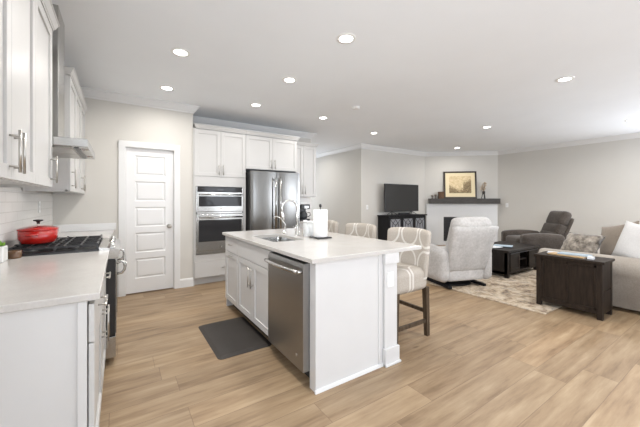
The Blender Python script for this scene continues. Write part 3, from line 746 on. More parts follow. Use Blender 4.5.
# ------------------------------------------------------------ island
IX = 1.10; frI = FR((IX, 0, 0), (0, 1, 0), (-1, 0, 0)); IB = 1.72
def isl(label, y0, y1): return thing('base_cabinet', label, 'cabinet', ((IX+IB)/2, (y0+y1)/2, 0))
def carc(t, y0, y1, top=.883):
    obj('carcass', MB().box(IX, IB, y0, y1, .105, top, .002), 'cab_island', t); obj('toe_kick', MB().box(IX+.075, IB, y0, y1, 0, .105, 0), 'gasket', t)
t = isl('white island sink cabinet with two shaker doors left of the dishwasher', 2.39, 3.275)
mb = MB().box(IX, IX+.03, 2.39, 3.275, .105, .883, .002).box(IX, IB, 2.39, 2.41, .105, .883, .001).box(IX, IB, 3.255, 3.275, .105, .883, .001).box(IB-.02, IB, 2.39, 3.275, .105, .883, .001).box(IX, IB, 2.39, 3.275, .105, .13, .001)
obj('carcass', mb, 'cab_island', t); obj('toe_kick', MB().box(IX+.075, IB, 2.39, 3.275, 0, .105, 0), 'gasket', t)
obj('false_front', shaker(frI, 2.395, 3.272, .70, .87, flat=True), 'cab_island', t)
for a, b, h in ((2.395, 2.83, 2.80), (2.83, 3.272, 2.865)):
    d = obj('door', shaker(frI, a, b, .115, .697), 'cab_island', t); obj('handle', bar_handle(frI, h, .55, .20), 'nickel', d)
t = isl('narrow white island cabinet at the far end near the ovens', 3.28, 3.74); carc(t, 3.28, 3.74)
d = obj('drawer', shaker(frI, 3.28, 3.735, .70, .87, flat=True), 'cab_island', t); obj('handle', bar_handle(frI, 3.51, .79, .14, vert=False), 'nickel', d)
d = obj('door', shaker(frI, 3.28, 3.735, .115, .697), 'cab_island', t); obj('handle', bar_handle(frI, 3.51, .655, .14, vert=False), 'nickel', d)
t = thing('dishwasher', 'stainless dishwasher in the island with curved bar handle', 'dishwasher', (1.4, 2.09, 0))
D0, D1 = 1.792, 2.384
obj('tub', MB().box(IX+.003, IB-.02, D0, D1, .10, .875, .002), 'gasket', t)
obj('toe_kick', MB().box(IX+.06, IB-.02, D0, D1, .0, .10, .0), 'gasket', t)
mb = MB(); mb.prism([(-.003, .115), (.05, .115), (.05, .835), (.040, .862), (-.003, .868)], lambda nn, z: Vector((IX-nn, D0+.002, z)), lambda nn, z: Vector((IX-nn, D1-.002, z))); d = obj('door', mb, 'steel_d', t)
h = MB(); n_ = 14; pts = []
for k in range(n_+1):
    q = k/n_; pts.append((IX-.05-.035-.018*math.sin(PI*q), D0+.02+(D1-D0-.05)*q, .808))
h.tube(pts, .014, 12)
for p in (pts[0], pts[-1]): h.tube([(IX-.045, p[1], .808), (p[0]-.004, p[1], .808)], .013, 12)
obj('handle', h, 'steel', d)
obj('badge', MB().lathe([(0, 0), (.012, 0), (.012, .002), (0, .002)], (IX-.0498, D0+.10, .20), 20, mtx=Matrix.Rotation(-PI/2, 4, 'Y')), 'nickel', d)
# island shell: end panels, knee wall, posts
t = thing('island_body', 'white island base with blank end panel and square corner post', 'kitchen island', (1.5, 2.7, 0))
E0 = 1.717
mb = MB().box(IX+.006, 1.74, E0, 1.79, 0, .883, .003).box(IX, IX+.012, E0-.004, 1.79, 0, .883, .002).box(1.685, 1.725, E0-.006, E0+.002, 0, .883, .002)
obj('end_panel', mb, 'cab_island', t)
mb = MB().prism([(0, 0), (.016, 0), (.013, .018), (0, .022)], lambda nn, z: Vector((IX-.006, E0-.0-nn, z)), lambda nn, z: Vector((1.74, E0-nn, z)))
obj('shoe_moulding', mb, 'trim', t)
obj('far_end_panel', MB().box(IX, 1.86, 3.742, 3.76, 0, .883, .003), 'cab_island', t)
obj('knee_wall', MB().box(1.722, 1.84, 1.80, 3.74, 0, .883, .002), 'cab_island', t)
def post(y0, y1):
    x0, x1 = 1.735, 1.875; mb = MB().box(x0, x1, y0, y1, 0, .883, .003).box(x0-.008, x1+.012, y0-.016, y1+.004, 0, .135, .003).box(x0-.008, x1+.022, y0-.026, y1+.004, 0, .018, .004)
    mb.box(x0-.006, x1+.012, y0-.012, y1+.004, .80, .883, .003)
    return mb
obj('post', post(1.695, 1.83), 'cab_island', t); obj('post', post(3.63, 3.765), 'cab_island', t)
outlet('white outlet on the island corner post under the counter overhang', (1.795, 1.6945, .675), (1, 0, 0), (0, -1, 0))
# countertop with sink cut-out
SX0, SX1, SY0, SY1 = 1.21, 1.55, 2.60, 3.20
CX0, CX1, CY0, CY1 = 1.058, 2.175, 1.69, 3.79
bm = bmesh.new()
def ring(x0, x1, y0, y1, z, r=0, n_=5):
    if r == 0: return [bm.verts.new(p) for p in ((x0, y0, z), (x1, y0, z), (x1, y1, z), (x0, y1, z))]
    vs = []
    for cx, cy, a0 in ((x0+r, y0+r, PI), (x1-r, y0+r, 1.5*PI), (x1-r, y1-r, 0), (x0+r, y1-r, .5*PI)):
        for k in range(n_+1): a = a0+k/n_*PI/2; vs.append(bm.verts.new((cx+math.cos(a)*r, cy+math.sin(a)*r, z)))
    return vs
def slab(o, i, flip):
    n_ = len(i)//4
    for q in range(4):
        seg = i[q*n_:(q+1)*n_]
        f = [o[q]] + seg[::-1]; f = [o[q]]+seg
        bm.faces.new(f if flip else f[::-1])
        nx = i[((q+1)*n_) % len(i)]
        f = [o[q], seg[-1], nx, o[(q+1) % 4]]; bm.faces.new(f if flip else f[::-1])
ot, it = ring(CX0+.003, CX1-.003, CY0+.003, CY1-.003, .914), ring(SX0, SX1, SY0, SY1, .914, .03)
om, ol = ring(CX0, CX1, CY0, CY1, .911), ring(CX0, CX1, CY0, CY1, .884)
il = ring(SX0, SX1, SY0, SY1, .884, .03)
slab(ot, it, False); slab(ol, il, True)
for a, b in ((ot, om), (om, ol), (it, il)):
    for k in range(len(a)): bm.faces.new((a[k], a[(k+1) % len(a)], b[(k+1) % len(a)], b[k]))
bmesh.ops.recalc_face_normals(bm, faces=bm.faces)
mb = MB(); mb._merge(bm)
single('countertop', mb, 'quartz', 'large white quartz island countertop with the sink cut-out', 'countertop', (1.6, 2.7, .884))
# sink
t = thing('kitchen_sink', 'stainless undermount sink set in the island countertop', 'sink', (1.38, 2.9, .70))
bm = bmesh.new(); e = .004
top = ring(SX0-e, SX1+e, SY0-e, SY1+e, .8835, .034); lo = ring(SX0+.006, SX1-.006, SY0+.006, SY1-.006, .70, .04); ou = ring(SX0-.03, SX1+.03, SY0-.03, SY1+.03, .8835, .05)
n_ = len(top)
for a, b in ((top, lo), (ou, top)):
    for k in range(n_): bm.faces.new((a[k], a[(k+1) % n_], b[(k+1) % n_], b[k]))
bm.faces.new(lo); bmesh.ops.recalc_face_normals(bm, faces=bm.faces)
mb = MB(); mb._merge(bm); b_ = obj('basin', mb, 'steel', t)
obj('drain', MB().lathe([(0, .003), (.03, .003), (.042, .005), (.045, 0)], (1.38, 2.9, .70), 24), 'chrome', t)
# faucet
t = thing('kitchen_faucet', 'tall chrome gooseneck faucet with pull-down spray head by the sink', 'faucet', (1.665, 2.98, .914))
pts = [(0, 0, .03), (0, 0, .20), (0, 0, .30)]
R = .095
for k in range(0, 13): a = k/12*PI*1.08; pts.append((-R+R*math.cos(a), 0, .30+R*math.sin(a)))
obj('base', MB().lathe([(0, 0), (.030, 0), (.030, .008), (.022, .012), (.020, .10), (.015, .115), (0, .115)], (0, 0, 0), 24), 'chrome', t, world=False)
obj('neck', MB().tube(pts, .0115, 14), 'chrome', t, world=False)
e_ = Vector(pts[-1]); d_ = (e_-Vector(pts[-2])).normalized()
obj('spray_head', MB().tube([e_, e_+d_*.02, e_+d_*.06, e_+d_*.10], .014, 14, radii=[.012, .0165, .0165, .019]), 'chrome', t, world=False)
obj('lever', MB().tube([(0, .02, .065), (0, .045, .07), (.0, .10, .10)], .006, 10), 'chrome', t, world=False)
t = thing('filter_faucet', 'slim chrome filtered-water faucet behind the sink, left of main faucet', 'faucet', (1.62, 3.19, .914))
obj('base', MB().lathe([(0, 0), (.02, 0), (.02, .006), (.012, .01), (.012, .05), (0, .05)], (0, 0, 0), 20), 'chrome', t, world=False)
obj('spout', MB().tube([(0, 0, .04), (0, .0, .11), (-.03, .0, .155), (-.075, .0, .195), (-.105, 0, .208), (-.13, .0, .205), (-.142, 0, .19)], .006, 12), 'chrome', t, world=False)
# paper towels
PX, PY = 1.745, 2.625
t = thing('paper_towel_holder', 'black paper towel holder with square base on the island', 'paper towel holder', (PX, PY, .914))
obj('base', MB().box(-.088, .088, -.088, .088, 0, .014, .005), 'black', t, world=False)
obj('rod', MB().tube([(0, 0, .013), (0, 0, .325)], .006), 'black', t, world=False)
obj('finial', MB().lathe([(0, .322), (.010, .322), (.014, .332), (.014, .345), (.008, .356), (0, .357)], (0, 0, 0), 16), 'black', t, world=False)
single('paper_towel_roll', MB().lathe([(.02, .018), (.072, .018), (.075, .022), (.075, .296), (.072, .30), (.02, .30), (.02, .018)], (PX, PY, .911), 40), 'paper', 'white paper towel roll on the island holder', 'paper towels', (PX, PY, .929))
# glass canister and clear soap bottle
t = thing('glass_canister', 'clear glass canister with white contents left of paper towels', 'canister', (1.765, 2.89, .914))
obj('jar', MB().lathe([(0, 0), (.058, 0), (.062, .006), (.062, .145), (.058, .145), (.058, .008), (0, .006)], (0, 0, 0), 32), 'frost', t, world=False)
obj('contents', MB().lathe([(0, .009), (.0565, .009), (.0565, .09), (0, .096)], (0, 0, 0), 32), 'ceramic_w', t, world=False)
obj('lid', MB().lathe([(.0, .146), (.064, .146), (.064, .16), (0, .164)], (0, 0, 0), 32), 'ceramic_w', t, world=False)
t = thing('soap_bottle', 'small clear soap bottle with pump beside the faucet', 'soap bottle', (1.74, 2.90, .914))
t.location = (1.70, 2.82, .914)
obj('bottle', MB().lathe([(0, 0), (.028, 0), (.030, .005), (.030, .10), (.014, .12), (.012, .13), (0, .13)], (0, 0, 0), 24), 'frost', t, world=False)
obj('pump', MB().tube([(0, 0, .128), (0, 0, .168), (-.008, 0, .175), (-.045, 0, .172)], .006, 10), 'ceramic_w', t, world=False)

# mat
mb = MB(); bm = bmesh.new()
def rr(x0, x1, y0, y1, z, r, n_=6):
    vs = []
    for cx, cy, a0 in ((x0+r, y0+r, PI), (x1-r, y0+r, 1.5*PI), (x1-r, y1-r, 0), (x0+r, y1-r, .5*PI)):
        for k in range(n_+1): a = a0+k/n_*PI/2; vs.append(bm.verts.new((cx+math.cos(a)*r, cy+math.sin(a)*r, z)))
    return vs
A = [rr(.67-.0, 1.15, 2.50, 3.30, 0.001, .04), rr(.67, 1.15, 2.50, 3.30, .004, .04), rr(.70, 1.12, 2.53, 3.27, .017, .03), rr(.72, 1.10, 2.55, 3.25, .018, .02)]
for a, b in zip(A, A[1:]):
    for k in range(len(a)): bm.faces.new((a[k], a[(k+1) % len(a)], b[(k+1) % len(a)], b[k]))
bm.faces.new(A[-1]); bm.faces.new(A[0][::-1]); bmesh.ops.recalc_face_normals(bm, faces=bm.faces); mb._merge(bm)
single('kitchen_mat', mb, 'mat', 'dark brown anti-fatigue mat on the floor at the sink cabinet', 'mat', (.91, 2.9, 0))

# ------------------------------------------------------------ bar stools (face -X)
def stool():
    t = thing('bar_stool', 'upholstered bar stool nearest the camera at the island corner, circle-patterned fabric', 'stool', (2.245, 2.07, 0), 0, 'upholstered stools along the island')
    hw = .25
    def bulge(q): return Vector((q.x - .03*(1-(q.y/.24)**2), q.y, q.z))
    obj('seat', MB().soft((-.02, 0, .56), (.47, .48, .20), .05, 10, (0, 0, .02)), 'stool_seat', t, world=False)
    def bk(q):
        k = abs(q.y)/hw; c = (q.z+.24)/.48
        return Vector((q.x - .07*k**2.5 + .05*c, q.y*(1+.07*c) , q.z - .015*k**2))
    obj('backrest', MB().soft((.225, 0, .79), (.075, .50, .47), .035, 12, (.0, 0, 0), fn=bk), 'stool_back', t, world=False)
    def leg(x, y, dx): 
        mb = MB(); p = [(-.024, -.024), (.024, -.024), (.024, .024), (-.024, .024)]
        return mb.prism(p, lambda a, b: Vector((x+dx+a*.8, y+b*.8, 0)), lambda a, b: Vector((x+a, y+b, .475)))
    for x, dx in ((-.20, -.01), (.215, .02)):
        for y in (-.205, .205): obj('leg', leg(x, y, dx), 'stoolwood', t, world=False)
    for y in (-.205, .205): obj('stretcher', MB().box(-.2, .22, y-.012, y+.012, .13, .165, .003), 'stoolwood', t, world=False)
    for x, z in ((-.203, .22), (.222, .22)): obj('stretcher', MB().box(x-.012, x+.012, -.2, .2, z, z+.035, .003), 'stoolwood', t, world=False)
    return t
s0 = stool()
for y, lb in ((2.81, 'upholstered bar stool in the middle of the three at the island'), (3.55, 'farthest upholstered bar stool, partly hidden behind the paper towels')):
    c = copy_tree(s0); c.location = (2.245, y, 0); c['label'] = lb

# ------------------------------------------------------------ living area
single('area_rug', MB().box(4.05, 7.7, 1.45, 4.3, 0.0005, .012, .004), 'rug', 'distressed cream and brown area rug under the recliner and coffee table', 'rug', (5.9, 2.9, 0))
def rx(a): return Matrix.Rotation(math.radians(a), 4, 'X')
# light recliner, facing local +Y; origin centre floor
def light_recliner():
    fx = Vector((math.cos(math.radians(71)), math.sin(math.radians(71))))      # facing
    rt = Vector((fx.y, -fx.x)); bl = Vector((3.87, 2.66))                        # rear left corner
    c = bl + rt*.42 + fx*.42
    c = c + Vector((.03, -.025))
    t = thing('recliner', 'pale grey fabric swivel recliner seen from behind on the rug', 'armchair', (c.x, c.y, .012), math.atan2(fx.y, fx.x)-PI/2)
    def o(n, mb, m='lightfab', p=None): return obj(n, mb, m, p or t, world=False)
    mb = MB().lathe([(0, 0), (.30, 0), (.30, .02), (.27, .03), (0, .03)], (0, 0, 0), 36).box(-.33, -.27, -.40, .30, .0, .04, .01).box(.27, .33, -.40, .30, .0, .04, .01).box(-.05, .05, -.05, .05, .03, .10, .01)
    o('swivel_base', mb, 'blackwood')
    o('body', MB().soft((0, -.02, .25), (.64, .74, .32), .05, 8))
    o('seat_cushion', MB().soft((0, .08, .42), (.56, .62, .16), .06, 8, (0, .0, .02)))
    for s in (-1, 1):
        def arm(q):
            c_ = (q.y+.42)/.84
            return Vector((q.x, q.y, q.z + (.05*(c_-.5) if q.z > 0 else 0)))
        o('arm', MB().soft((s*.375, .0, .35), (.15, .84, .50), .07, 9, (.01, 0, .02), fn=arm))
    tilt = Matrix.Translation((0, -.34, .40)) @ Matrix.Rotation(math.radians(17), 4, 'X')
    sh = o('back_shell', MB().soft((0, 0, 0), (.66, .07, .70), .02, 9, (0, .01, 0), fn=lambda q: Vector((q.x*(1+.16*(q.z+.35)/.70), q.y, q.z))), 'lightfab')
    sh.data.transform(tilt @ Matrix.Translation((0, -.06, .215)))
    def part(n, c, size, r, bu):
        q = o(n, MB().soft(c, size, r, 9, bu)); q.data.transform(tilt)
    part('back_cushion', (0, .07, .28), (.60, .20, .58), .09, (0, .03, .0))
    part('headrest', (0, .045, .545), (.64, .19, .22), .085, (0, .03, .01))
    return t
light_recliner()
# brown recliner
def brown_recliner():
    t = thing('recliner', 'dark brown recliner tilted back beyond the coffee table', 'armchair', (7.27, 2.85, .012), math.radians(50))
    def o(n, mb, m='brownfab', p=None): return obj(n, mb, m, p or t, world=False)
    o('base', MB().box(-.36, .36, -.36, .38, 0, .06, .01), 'blackwood')
    o('body', MB().soft((0, 0, .24), (.62, .84, .36), .05, 8))
    o('seat_cushion', MB().soft((0, .08, .45), (.56, .66, .16), .06, 8, (0, 0, .02)))
    for s in (-1, 1):
        def arm(q): return Vector((q.x, q.y, q.z - (.035*((q.y-.0)/.48)**2 if q.z > 0 else 0)))
        o('arm', MB().soft((s*.39, .02, .35), (.17, .78, .57), .05, 9, (.01, 0, .01), fn=arm))
    tilt = Matrix.Translation((0, -.34, .42)) @ Matrix.Rotation(math.radians(22), 4, 'X')
    def part(n, c, size, r, bu):
        q = o(n, MB().soft(c, size, r, 9, bu)); q.data.transform(tilt)
    part('back_shell', (0, -.08, .28), (.58, .05, .62), .02, (0, .01, 0))
    part('back_cushion', (0, .03, .10), (.52, .17, .26), .05, (0, .02, 0))
    part('back_cushion', (0, .02, .29), (.53, .17, .24), .05, (0, .02, 0))
    part('headrest', (0, .015, .53), (.52, .17, .33), .07, (0, .02, 0))
    return t
brown_recliner()
# coffee table
def coffee():
    t = thing('coffee_table', 'dark wood barn-door coffee table on the rug between recliners', 'coffee table', (5.95, 2.78, .012))
    x0, x1, y0, y1, h = 5.37, 6.53, 2.45, 3.12, .461
    o = lambda n, mb, m='espresso', p=None: obj(n, mb, m, p or t)
    o('tabletop', MB().box(x0-.02, x1+.02, y0-.02, y1+.02, h-.03, h+.012, .004))
    mb = MB().box(x0, x1, y0+.01, y1-.01, .07, .11, .002).box(x0, x0+.03, y0+.01, y1-.01, .07, h-.03, .002).box(x1-.03, x1, y0+.01, y1-.01, .07, h-.03, .002).box(x0+.38, x0+.41, y0+.03, y1-.03, .1, h-.03, .001).box(x1-.41, x1-.38, y0+.03, y1-.03, .1, h-.03, .001).box(x0, x1, y1-.04, y1-.02, .1, h-.03, .001)
    o('carcass', mb)
    o('shelf', MB().box(x0+.41, x1-.41, y0+.03, y1-.04, .26, .28, .001))
    for cx in (x0, x1-.06):
        for cy in (y0, y1-.06): o('leg', MB().box(cx, cx+.06, cy, cy+.06, .012, h-.03, .003))
    for a in (x0+.065, x1-.40):
        mb = MB(); b = a+.335
        mb.box(a, b, y0-.002, y0+.012, .11, h-.06, .001)
        for xx in (a, b-.05): mb.box(xx, xx+.05, y0-.010, y0+.004, .11, h-.06, .002)
        for zz in (.11, h-.11): mb.box(a+.05, b-.05, y0-.010, y0+.004, zz, zz+.05, .002)
        o('barn_door', mb)
    rl = o('door_rail', MB().box(x0+.06, x1-.06, y0-.018, y0-.010, h-.055, h-.040, .001), 'iron')
    return t
coffee()
def book(name, label, c, sx, sy, sz, rz, cover, pages='page', g=None):
    t = thing(name, label, 'book', c, math.radians(rz), g)
    obj('cover', MB().box(-sx/2, sx/2, -sy/2, sy/2, 0, .003, .0005).box(-sx/2, sx/2, -sy/2, sy/2, sz-.003, sz, .0005).box(-sx/2, -sx/2+.003, -sy/2, sy/2, 0, sz, .0005), cover, t, world=False)
    obj('pages', MB().box(-sx/2+.003, sx/2-.004, -sy/2+.003, sy/2-.003, .003, sz-.003, 0), pages, t, world=False)
book('magazine', 'pale blue magazine on the coffee table', (5.78, 2.72, .4855), .22, .29, .010, 20, 'book_b')
book('magazine', 'white magazine on the coffee table', (5.52, 2.80, .4855), .22, .29, .008, -8, 'book_w')
# side chest
def chest():
    x0, x1, y0, y1, h = 4.35, 4.71, 1.03, 1.655, .64
    t = thing('side_chest', 'dark walnut end table chest with panelled side beside the sofa', 'side table', (4.52, 1.36, 0))
    o = lambda n, mb, m='chest', p=None: obj(n, mb, m, p or t)
    o('tabletop', MB().box(x0-.018, x1+.018, y0-.018, y1+.018, h-.028, h, .004))
    for cx in (x0, x1-.05):
        for cy in (y0, y1-.05): o('leg', MB().box(cx, cx+.05, cy, cy+.05, .0125 if cy > 1.4 else 0, h-.028, .003))
    o('carcass', MB().box(x0+.015, x1-.015, y0+.012, y1-.012, .06, h-.028, .002))
    for s, nm in ((x0+.004, 'side_panel'), (x1-.012, 'side_panel')):
        mb = MB()
        for a, b, z0, z1 in ((y0+.05, y1-.05, .06, .12), (y0+.05, y1-.05, h-.075, h-.028), (y0+.05, y0+.075, .1, h-.05), (y1-.075, y1-.05, .1, h-.05), ((y0+y1)/2-.01, (y0+y1)/2+.01, .1, h-.05)): mb.box(s, s+.008, a, b, z0, z1, .002)
        o(nm, mb)
    mb = MB().box(x0+.05, x1-.05, y0+.003, y0+.011, .06, .30, .003).box(x0+.05, x1-.05, y0+.003, y0+.011, .31, h-.03, .003); d = o('drawer_front', mb)
    return t
chest()
book('book', 'tan-edged book lying on the dark chest', (4.50, 1.38, .6405), .15, .36, .013, -6, 'book_t')
book('book', 'light blue book topmost on the dark chest', (4.55, 1.33, .6540), .15, .30, .012, 4, 'book_b')
book('magazine', 'white magazine behind the books on the dark chest', (4.605, 1.54, .6405), .12, .16, .010, 12, 'book_w')
t_ = None
t = thing('napkin_block', 'small white block at the end of the books on the dark chest', 'notepad', (4.46, 1.155, .6405), math.radians(8))
obj('notepad', MB().box(-.035, .035, -.03, .03, 0, .028, .003), 'book_w', t, world=False)

# sofa (faces +Y), near arm outer side at x = 4.88
def sofa():
    t = thing('sofa', 'taupe rolled-arm sofa at the right edge beside the dark chest', 'sofa', (6.0, .98, 0))
    X0, X1, Y0, Y1 = 4.86, 7.15, .33, 1.84
    o = lambda n, mb, m='sofafab', p=None: obj(n, mb, m, p or t)
    for x in (X0+.06, X1-.06):
        for y in (Y0+.08, Y1-.08): o('foot', MB().box(x-.03, x+.03, y-.03, y+.03, .0125 if y > 1 else 0, .05, .005), 'blackwood')
    o('base', MB().soft(((X0+X1)/2, (Y0+Y1)/2-.02, .20), (X1-X0-.1, Y1-Y0-.1, .32), .03, 8))
    prof = []
    # rolled arm profile (x offset from outer face, z)
    prof = [(.04, .05), (.035, .40)]
    for k in range(13):
        a = math.radians(215 - k*(235/12)); prof.append((.115+.135*math.cos(a), .505+.135*math.sin(a)))
    prof += [(.22, .42), (.22, .05)]
    def arm(xo, s):
        mb = MB(); n_ = 10; R = .05
        bm = bmesh.new(); rings = []
        ys = [Y0+.05, Y0+.08]+[Y0+.08+(Y1-Y0-.12)*k/6 for k in range(1, 6)]+[Y1-.04, Y1-.012, Y1]
        sc = [.85]+[1]*7+[1, .97, .86]; ys = ys[:len(sc)]; sc = sc[:len(ys)]; sc[-1] = .88; sc[-2] = .97
        for y, q in zip(ys, sc): rings.append([bm.verts.new((xo+s*((px-.115)*q+.115), y, .32+(pz-.32)*q)) for px, pz in prof])
        n2 = len(prof)
        for a, b in zip(rings, rings[1:]):
            for k in range(n2):
                f = bm.faces.new((a[k], a[(k+1) % n2], b[(k+1) % n2], b[k])); f.smooth = True
        bm.faces.new(rings[0]); bm.faces.new(rings[-1]); bmesh.ops.recalc_face_normals(bm, faces=bm.faces); mb._merge(bm); return mb
    o('arm', arm(X0, 1)); o('arm', arm(X1, -1))
    o('backrest', MB().soft(((X0+X1)/2, Y0+.14, .52), (X1-X0-.12, .26, .78), .09, 10))
    L_ = (X1-X0-.46)/2
    for k in range(2):
        cx = X0+.23+L_*(k+.5); o('seat_cushion', MB().soft((cx, 1.17, .42), (L_-.01, 1.14, .16), .05, 9, (0, 0, .02)))
        o('back_cushion', MB().soft((cx, .60, .66), (L_-.02, .22, .44), .08, 9, (0, .03, .02)))
sofa()
def pillow(name, label, c, w, h, th, rz, tilt, mat, roll=0):
    mb = MB(); bm = bmesh.new(); bmesh.ops.create_cube(bm, size=2); bmesh.ops.subdivide_edges(bm, edges=bm.edges[:], cuts=11, use_grid_fill=True)
    for v in bm.verts:
        x, y, z = v.co
        k = max(0, (1-abs(x)**3)*(1-abs(z)**3))**.5
        pin = 1-.07*(1-abs(x)**2)*(abs(z))  ; pin2 = 1-.07*(1-abs(z)**2)*abs(x)
        rough = (random.uniform(-.006, .006) if mat == 'fur' else 0)
        v.co = Vector((x*w/2*pin2+rough, y*th/2*max(.06, k)+rough, z*h/2*pin+rough))
    for f in bm.faces: f.smooth = True
    m = Matrix.Rotation(math.radians(rz), 4, 'Z') @ Matrix.Rotation(math.radians(tilt), 4, 'X') @ Matrix.Rotation(math.radians(roll), 4, 'Y')
    mb._merge(bm, m); o = obj(name, mb, mat); o.location = c; return tag(o, label, 'pillow')
# pillows stand on the seat against the near arm / back corner
pillow('throw_pillow', 'mottled brown and grey furry pillow lying along the sofa arm', (5.27, 1.47, .70), .48, .34, .19, 65, 32, 'fur')
pillow('throw_pillow', 'taupe pillow on the sofa between furry and white pillows', (5.46, 1.14, .77), .52, .48, .15, 52, 16, 'pillow_t', 14)
pillow('throw_pillow', 'white fuzzy pillow at the right edge on the sofa', (5.23, .93, .79), .46, .48, .14, 56, 16, 'pillow_w', -8)

# TV console
def console():
    x0, x1, y0, y1, h = 5.67, 7.14, 5.40, 5.79, .93
    t = thing('media_console', 'black media console with arched fretwork doors under the television', 'cabinet', (6.4, 5.6, 0))
    o = lambda n, mb, m='blackwood', p=None: obj(n, mb, m, p or t)
    o('top', MB().box(x0-.025, x1+.025, y0-.025, y1, h-.03, h, .004))
    o('carcass', MB().box(x0, x1, y0+.02, y1, .08, h-.03, .003))
    o('plinth', MB().box(x0+.02, x1-.02, y0+.04, y1-.02, 0, .08, .002))
    W = (x1-x0-.02)/3
    for k in range(3):
        a = x0+.01+W*k; b = a+W; fr = FR((0, y0+.02, 0), (1, 0, 0), (0, -1, 0))
        mb = shaker(fr, a+.003, b-.003, .10, h-.045, 0, .02, .05); d = o('door', mb)
        mb = MB(); fr.box(mb, a+.055, b-.055, .155, h-.10, .009, .011, 0); o('door_inset', mb, 'inset', d)
        fm_ = MB(); cx = (a+b)/2; zt = h-.10; z0 = .155; hw = W/2-.055
        for z1_ in (zt,):
            fm_.tube([fr.p(cx, z0, .013), fr.p(cx, zt-.14, .013)], .007, 6)
            for s in (-1, 1):
                fm_.tube([fr.p(cx, zt-.16, .013), fr.p(cx+s*hw*.45, zt-.11, .013), fr.p(cx+s*hw*.85, zt-.03, .013), fr.p(cx+s*hw, zt, .013)], .007, 6)
                fm_.tube([fr.p(cx+s*hw, z0, .013), fr.p(cx+s*hw*.75, zt-.28, .013), fr.p(cx+s*hw*.5, zt-.11, .013), fr.p(cx, zt-.01, .013)], .007, 6)
        o('fretwork', fm_, 'blackwood', d)
M['inset'] = paint('console_inset_grey', (.24, .245, .26), .4, .05)
console()
t = thing('television', 'black flat screen television standing on the media console', 'television', (6.38, 5.6, .93))
obj('bezel', MB().box(5.72, 7.05, 5.58, 5.62, 1.015, 1.755, .006), 'black', t)
obj('screen', MB().box(5.73, 7.04, 5.577, 5.581, 1.03, 1.745, .001), 'screen', t)
for x in (6.0, 6.77):
    obj('stand_leg', MB().tube([(x-.10, 5.50, .939), (x, 5.60, 1.02), (x+.10, 5.50, .939)], .008, 8).tube([(x-.08, 5.70, .939), (x, 5.60, 1.02), (x+.08, 5.70, .939)], .008, 8), 'black', t)
single('sound_bar', MB().box(6.20, 6.62, 5.52, 5.57, .9305, .985, .01), 'black', 'short black speaker below the television screen', 'speaker', (6.41, 5.545, .9305))
outlet('white light switch on the wall left of the television', (5.30, TY-.0005, 1.14), (1, 0, 0), (0, -1, 0), 'light_switch', 'light switch', True)

# fireplace on the diagonal wall
U3 = Vector((dv.x, dv.y, 0)); N3 = Vector((nv.x, nv.y, 0)); O3 = Vector((*FPL, 0))
def fbox(mb, u0, u1, v0, v1, n0, n1, bv=.003):
    m = Matrix(((U3.x, N3.x, 0, O3.x), (U3.y, N3.y, 0, O3.y), (0, 0, 1, 0), (0, 0, 0, 1)))
    return mb.box(u0, u1, n0, n1, v0, v1, bv, mtx=m)
fc = O3+U3*FL/2
t = thing('fireplace', 'white fireplace surround with charcoal beam mantel on the angled wall', 'fireplace', (fc.x, fc.y, 0), math.atan2(U3.y, U3.x))
def ob(n, mb, m, p=None, label=None): return obj(n, mb, m, p or t, label=label)
mb = MB(); w0, w1, fz = FL/2-.50, FL/2+.50, .83
fbox(mb, .03, w0, 0, 1.22, .002, .05); fbox(mb, w1, FL-.03, 0, 1.22, .002, .05); fbox(mb, w0, w1, fz, 1.22, .002, .05); fbox(mb, w0, w1, 0, .12, .002, .05)
ob('surround', mb, 'tilesur')if False else ob('surround', mb, 'trim')
mb = MB(); fbox(mb, w0, w1, .12, fz, .004, .03); fb = ob('firebox', mb, 'black')
mb = MB()
for a in ((w0, w0+.04, .12, fz), (w1-.04, w1, .12, fz), (w0, w1, fz-.04, fz), (w0, w1, .12, .16)): fbox(mb, *a, .03, .055)
ob('firebox_frame', mb, 'iron', fb)
mb = MB(); fbox(mb, .09, FL-.01, 1.225, 1.372, .002, .20, .004); ob('mantel_shelf', mb, 'mantel', label='charcoal wooden mantel beam')
def on_mantel(u, nn): p = O3+U3*u+N3*nn; return (p.x, p.y, 1.3725)
RZ = math.atan2(U3.y, U3.x)
def at_px(px):   # along-wall position for a given pixel column (layout aid)
    q = (px-320)/301.66; th = math.radians(YAW); a = math.sin(th)+q*math.cos(th); b = math.cos(th)-q*math.sin(th)
    o_ = Vector(FPL)+nv*.1; d_ = dv
    # o + s d = k (a,b)
    s = (o_.y*a - o_.x*b)/(d_.x*b - d_.y*a); return s
t = thing('framed_picture', 'framed sepia landscape print with cream mat on the mantel', 'picture', on_mantel(at_px(460.5), .085), RZ)
PW, PH = at_px(477)-at_px(444), .80
lean = Matrix.Rotation(math.radians(-4), 4, 'X')
def pb(x0, x1, y0, y1, z0, z1, bv=.002): return MB().box(x0, x1, y0, y1, z0, z1, bv, mtx=lean)
mb = MB(); fw = .045
for a in ((-PW/2, -PW/2+fw, 0, PH), (PW/2-fw, PW/2, 0, PH), (-PW/2, PW/2, 0, fw), (-PW/2, PW/2, PH-fw, PH)): mb.box(a[0], a[1], -.015, .015, a[2], a[3], .004, mtx=lean)
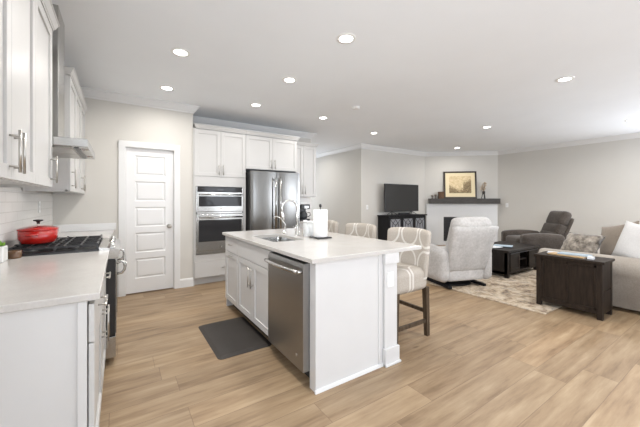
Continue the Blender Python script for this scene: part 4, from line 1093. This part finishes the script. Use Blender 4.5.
# the local +Y of this frame points away from the wall or towards it; keep the print on both checks
SGN = -1
obj('frame', mb, 'frame', t, world=False)
obj('mat_board', pb(-PW/2+fw-.003, PW/2-fw+.003, -.006, .006, fw-.003, PH-fw+.003, 0), 'matboard', t, world=False)
obj('print', pb(-PW/2+.15, PW/2-.15, -.009, .009, .16, PH-.14, 0), 'print', t, world=False)
t = thing('bud_vase', 'dark pronged vase of dried flowers at the mantel right end', 'vase', on_mantel(at_px(483.5), .115), RZ)
mb = MB()
for k in range(3):
    a = k*2*PI/3+.5; mb.tube([(.055*math.cos(a), .055*math.sin(a), 0), (.03*math.cos(a), .03*math.sin(a), .13), (.022*math.cos(a), .022*math.sin(a), .19)], .010, 8)
mb.lathe([(0, .12), (.03, .12), (.04, .16), (.035, .2), (.04, .21)], (0, 0, 0), 20)
obj('vase', mb, 'mantel', t, world=False)
fl = MB()
for k in range(26):
    a = random.uniform(0, 2*PI); r = random.uniform(.02, .085); z = random.uniform(.28, .48) - r*.5
    fl.tube([(0, 0, .19), (r*.4*math.cos(a), r*.4*math.sin(a), z*.75), (r*math.cos(a), r*math.sin(a), z)], .0025, 5)
    fl.lathe([(0, -.02), (.018, -.008), (.022, .006), (0, .02)], (r*math.cos(a), r*math.sin(a), z), 7)
obj('dried_flowers', fl, 'flower', t, world=False)
single_loc = on_mantel(at_px(440.9), .12)
o = obj('keepsake_box', MB().box(-.075, .075, -.05, .05, 0, .19, .006).box(-.082, .082, -.057, .057, .165, .2, .004), 'rust'); o.location = single_loc; o.rotation_euler.z = RZ
tag(o, 'brown wooden box on the mantel left of the framed picture', 'box')
for px, hgt, lb in ((432.4, .10, 'small dark candle cup on the mantel, left one of two'), (435.6, .12, 'small dark candle cup on the mantel, next to the brown box')):
    t = thing('candle_cup', lb, 'candle holder', on_mantel(at_px(px), .09), RZ, 'candle cups on the mantel')
    obj('cup', MB().lathe([(0, 0), (.03, 0), (.012, .015), (.01, hgt*.5), (.03, hgt*.6), (.033, hgt), (.028, hgt), (.0, hgt*.7)], (0, 0, 0), 20), 'ceramic_b', t, world=False)
outlet('white light switch on the right wall near the fireplace', (RX-.0005, 4.20, 1.18), (0, 1, 0), (-1, 0, 0), 'light_switch', 'light switch', True)
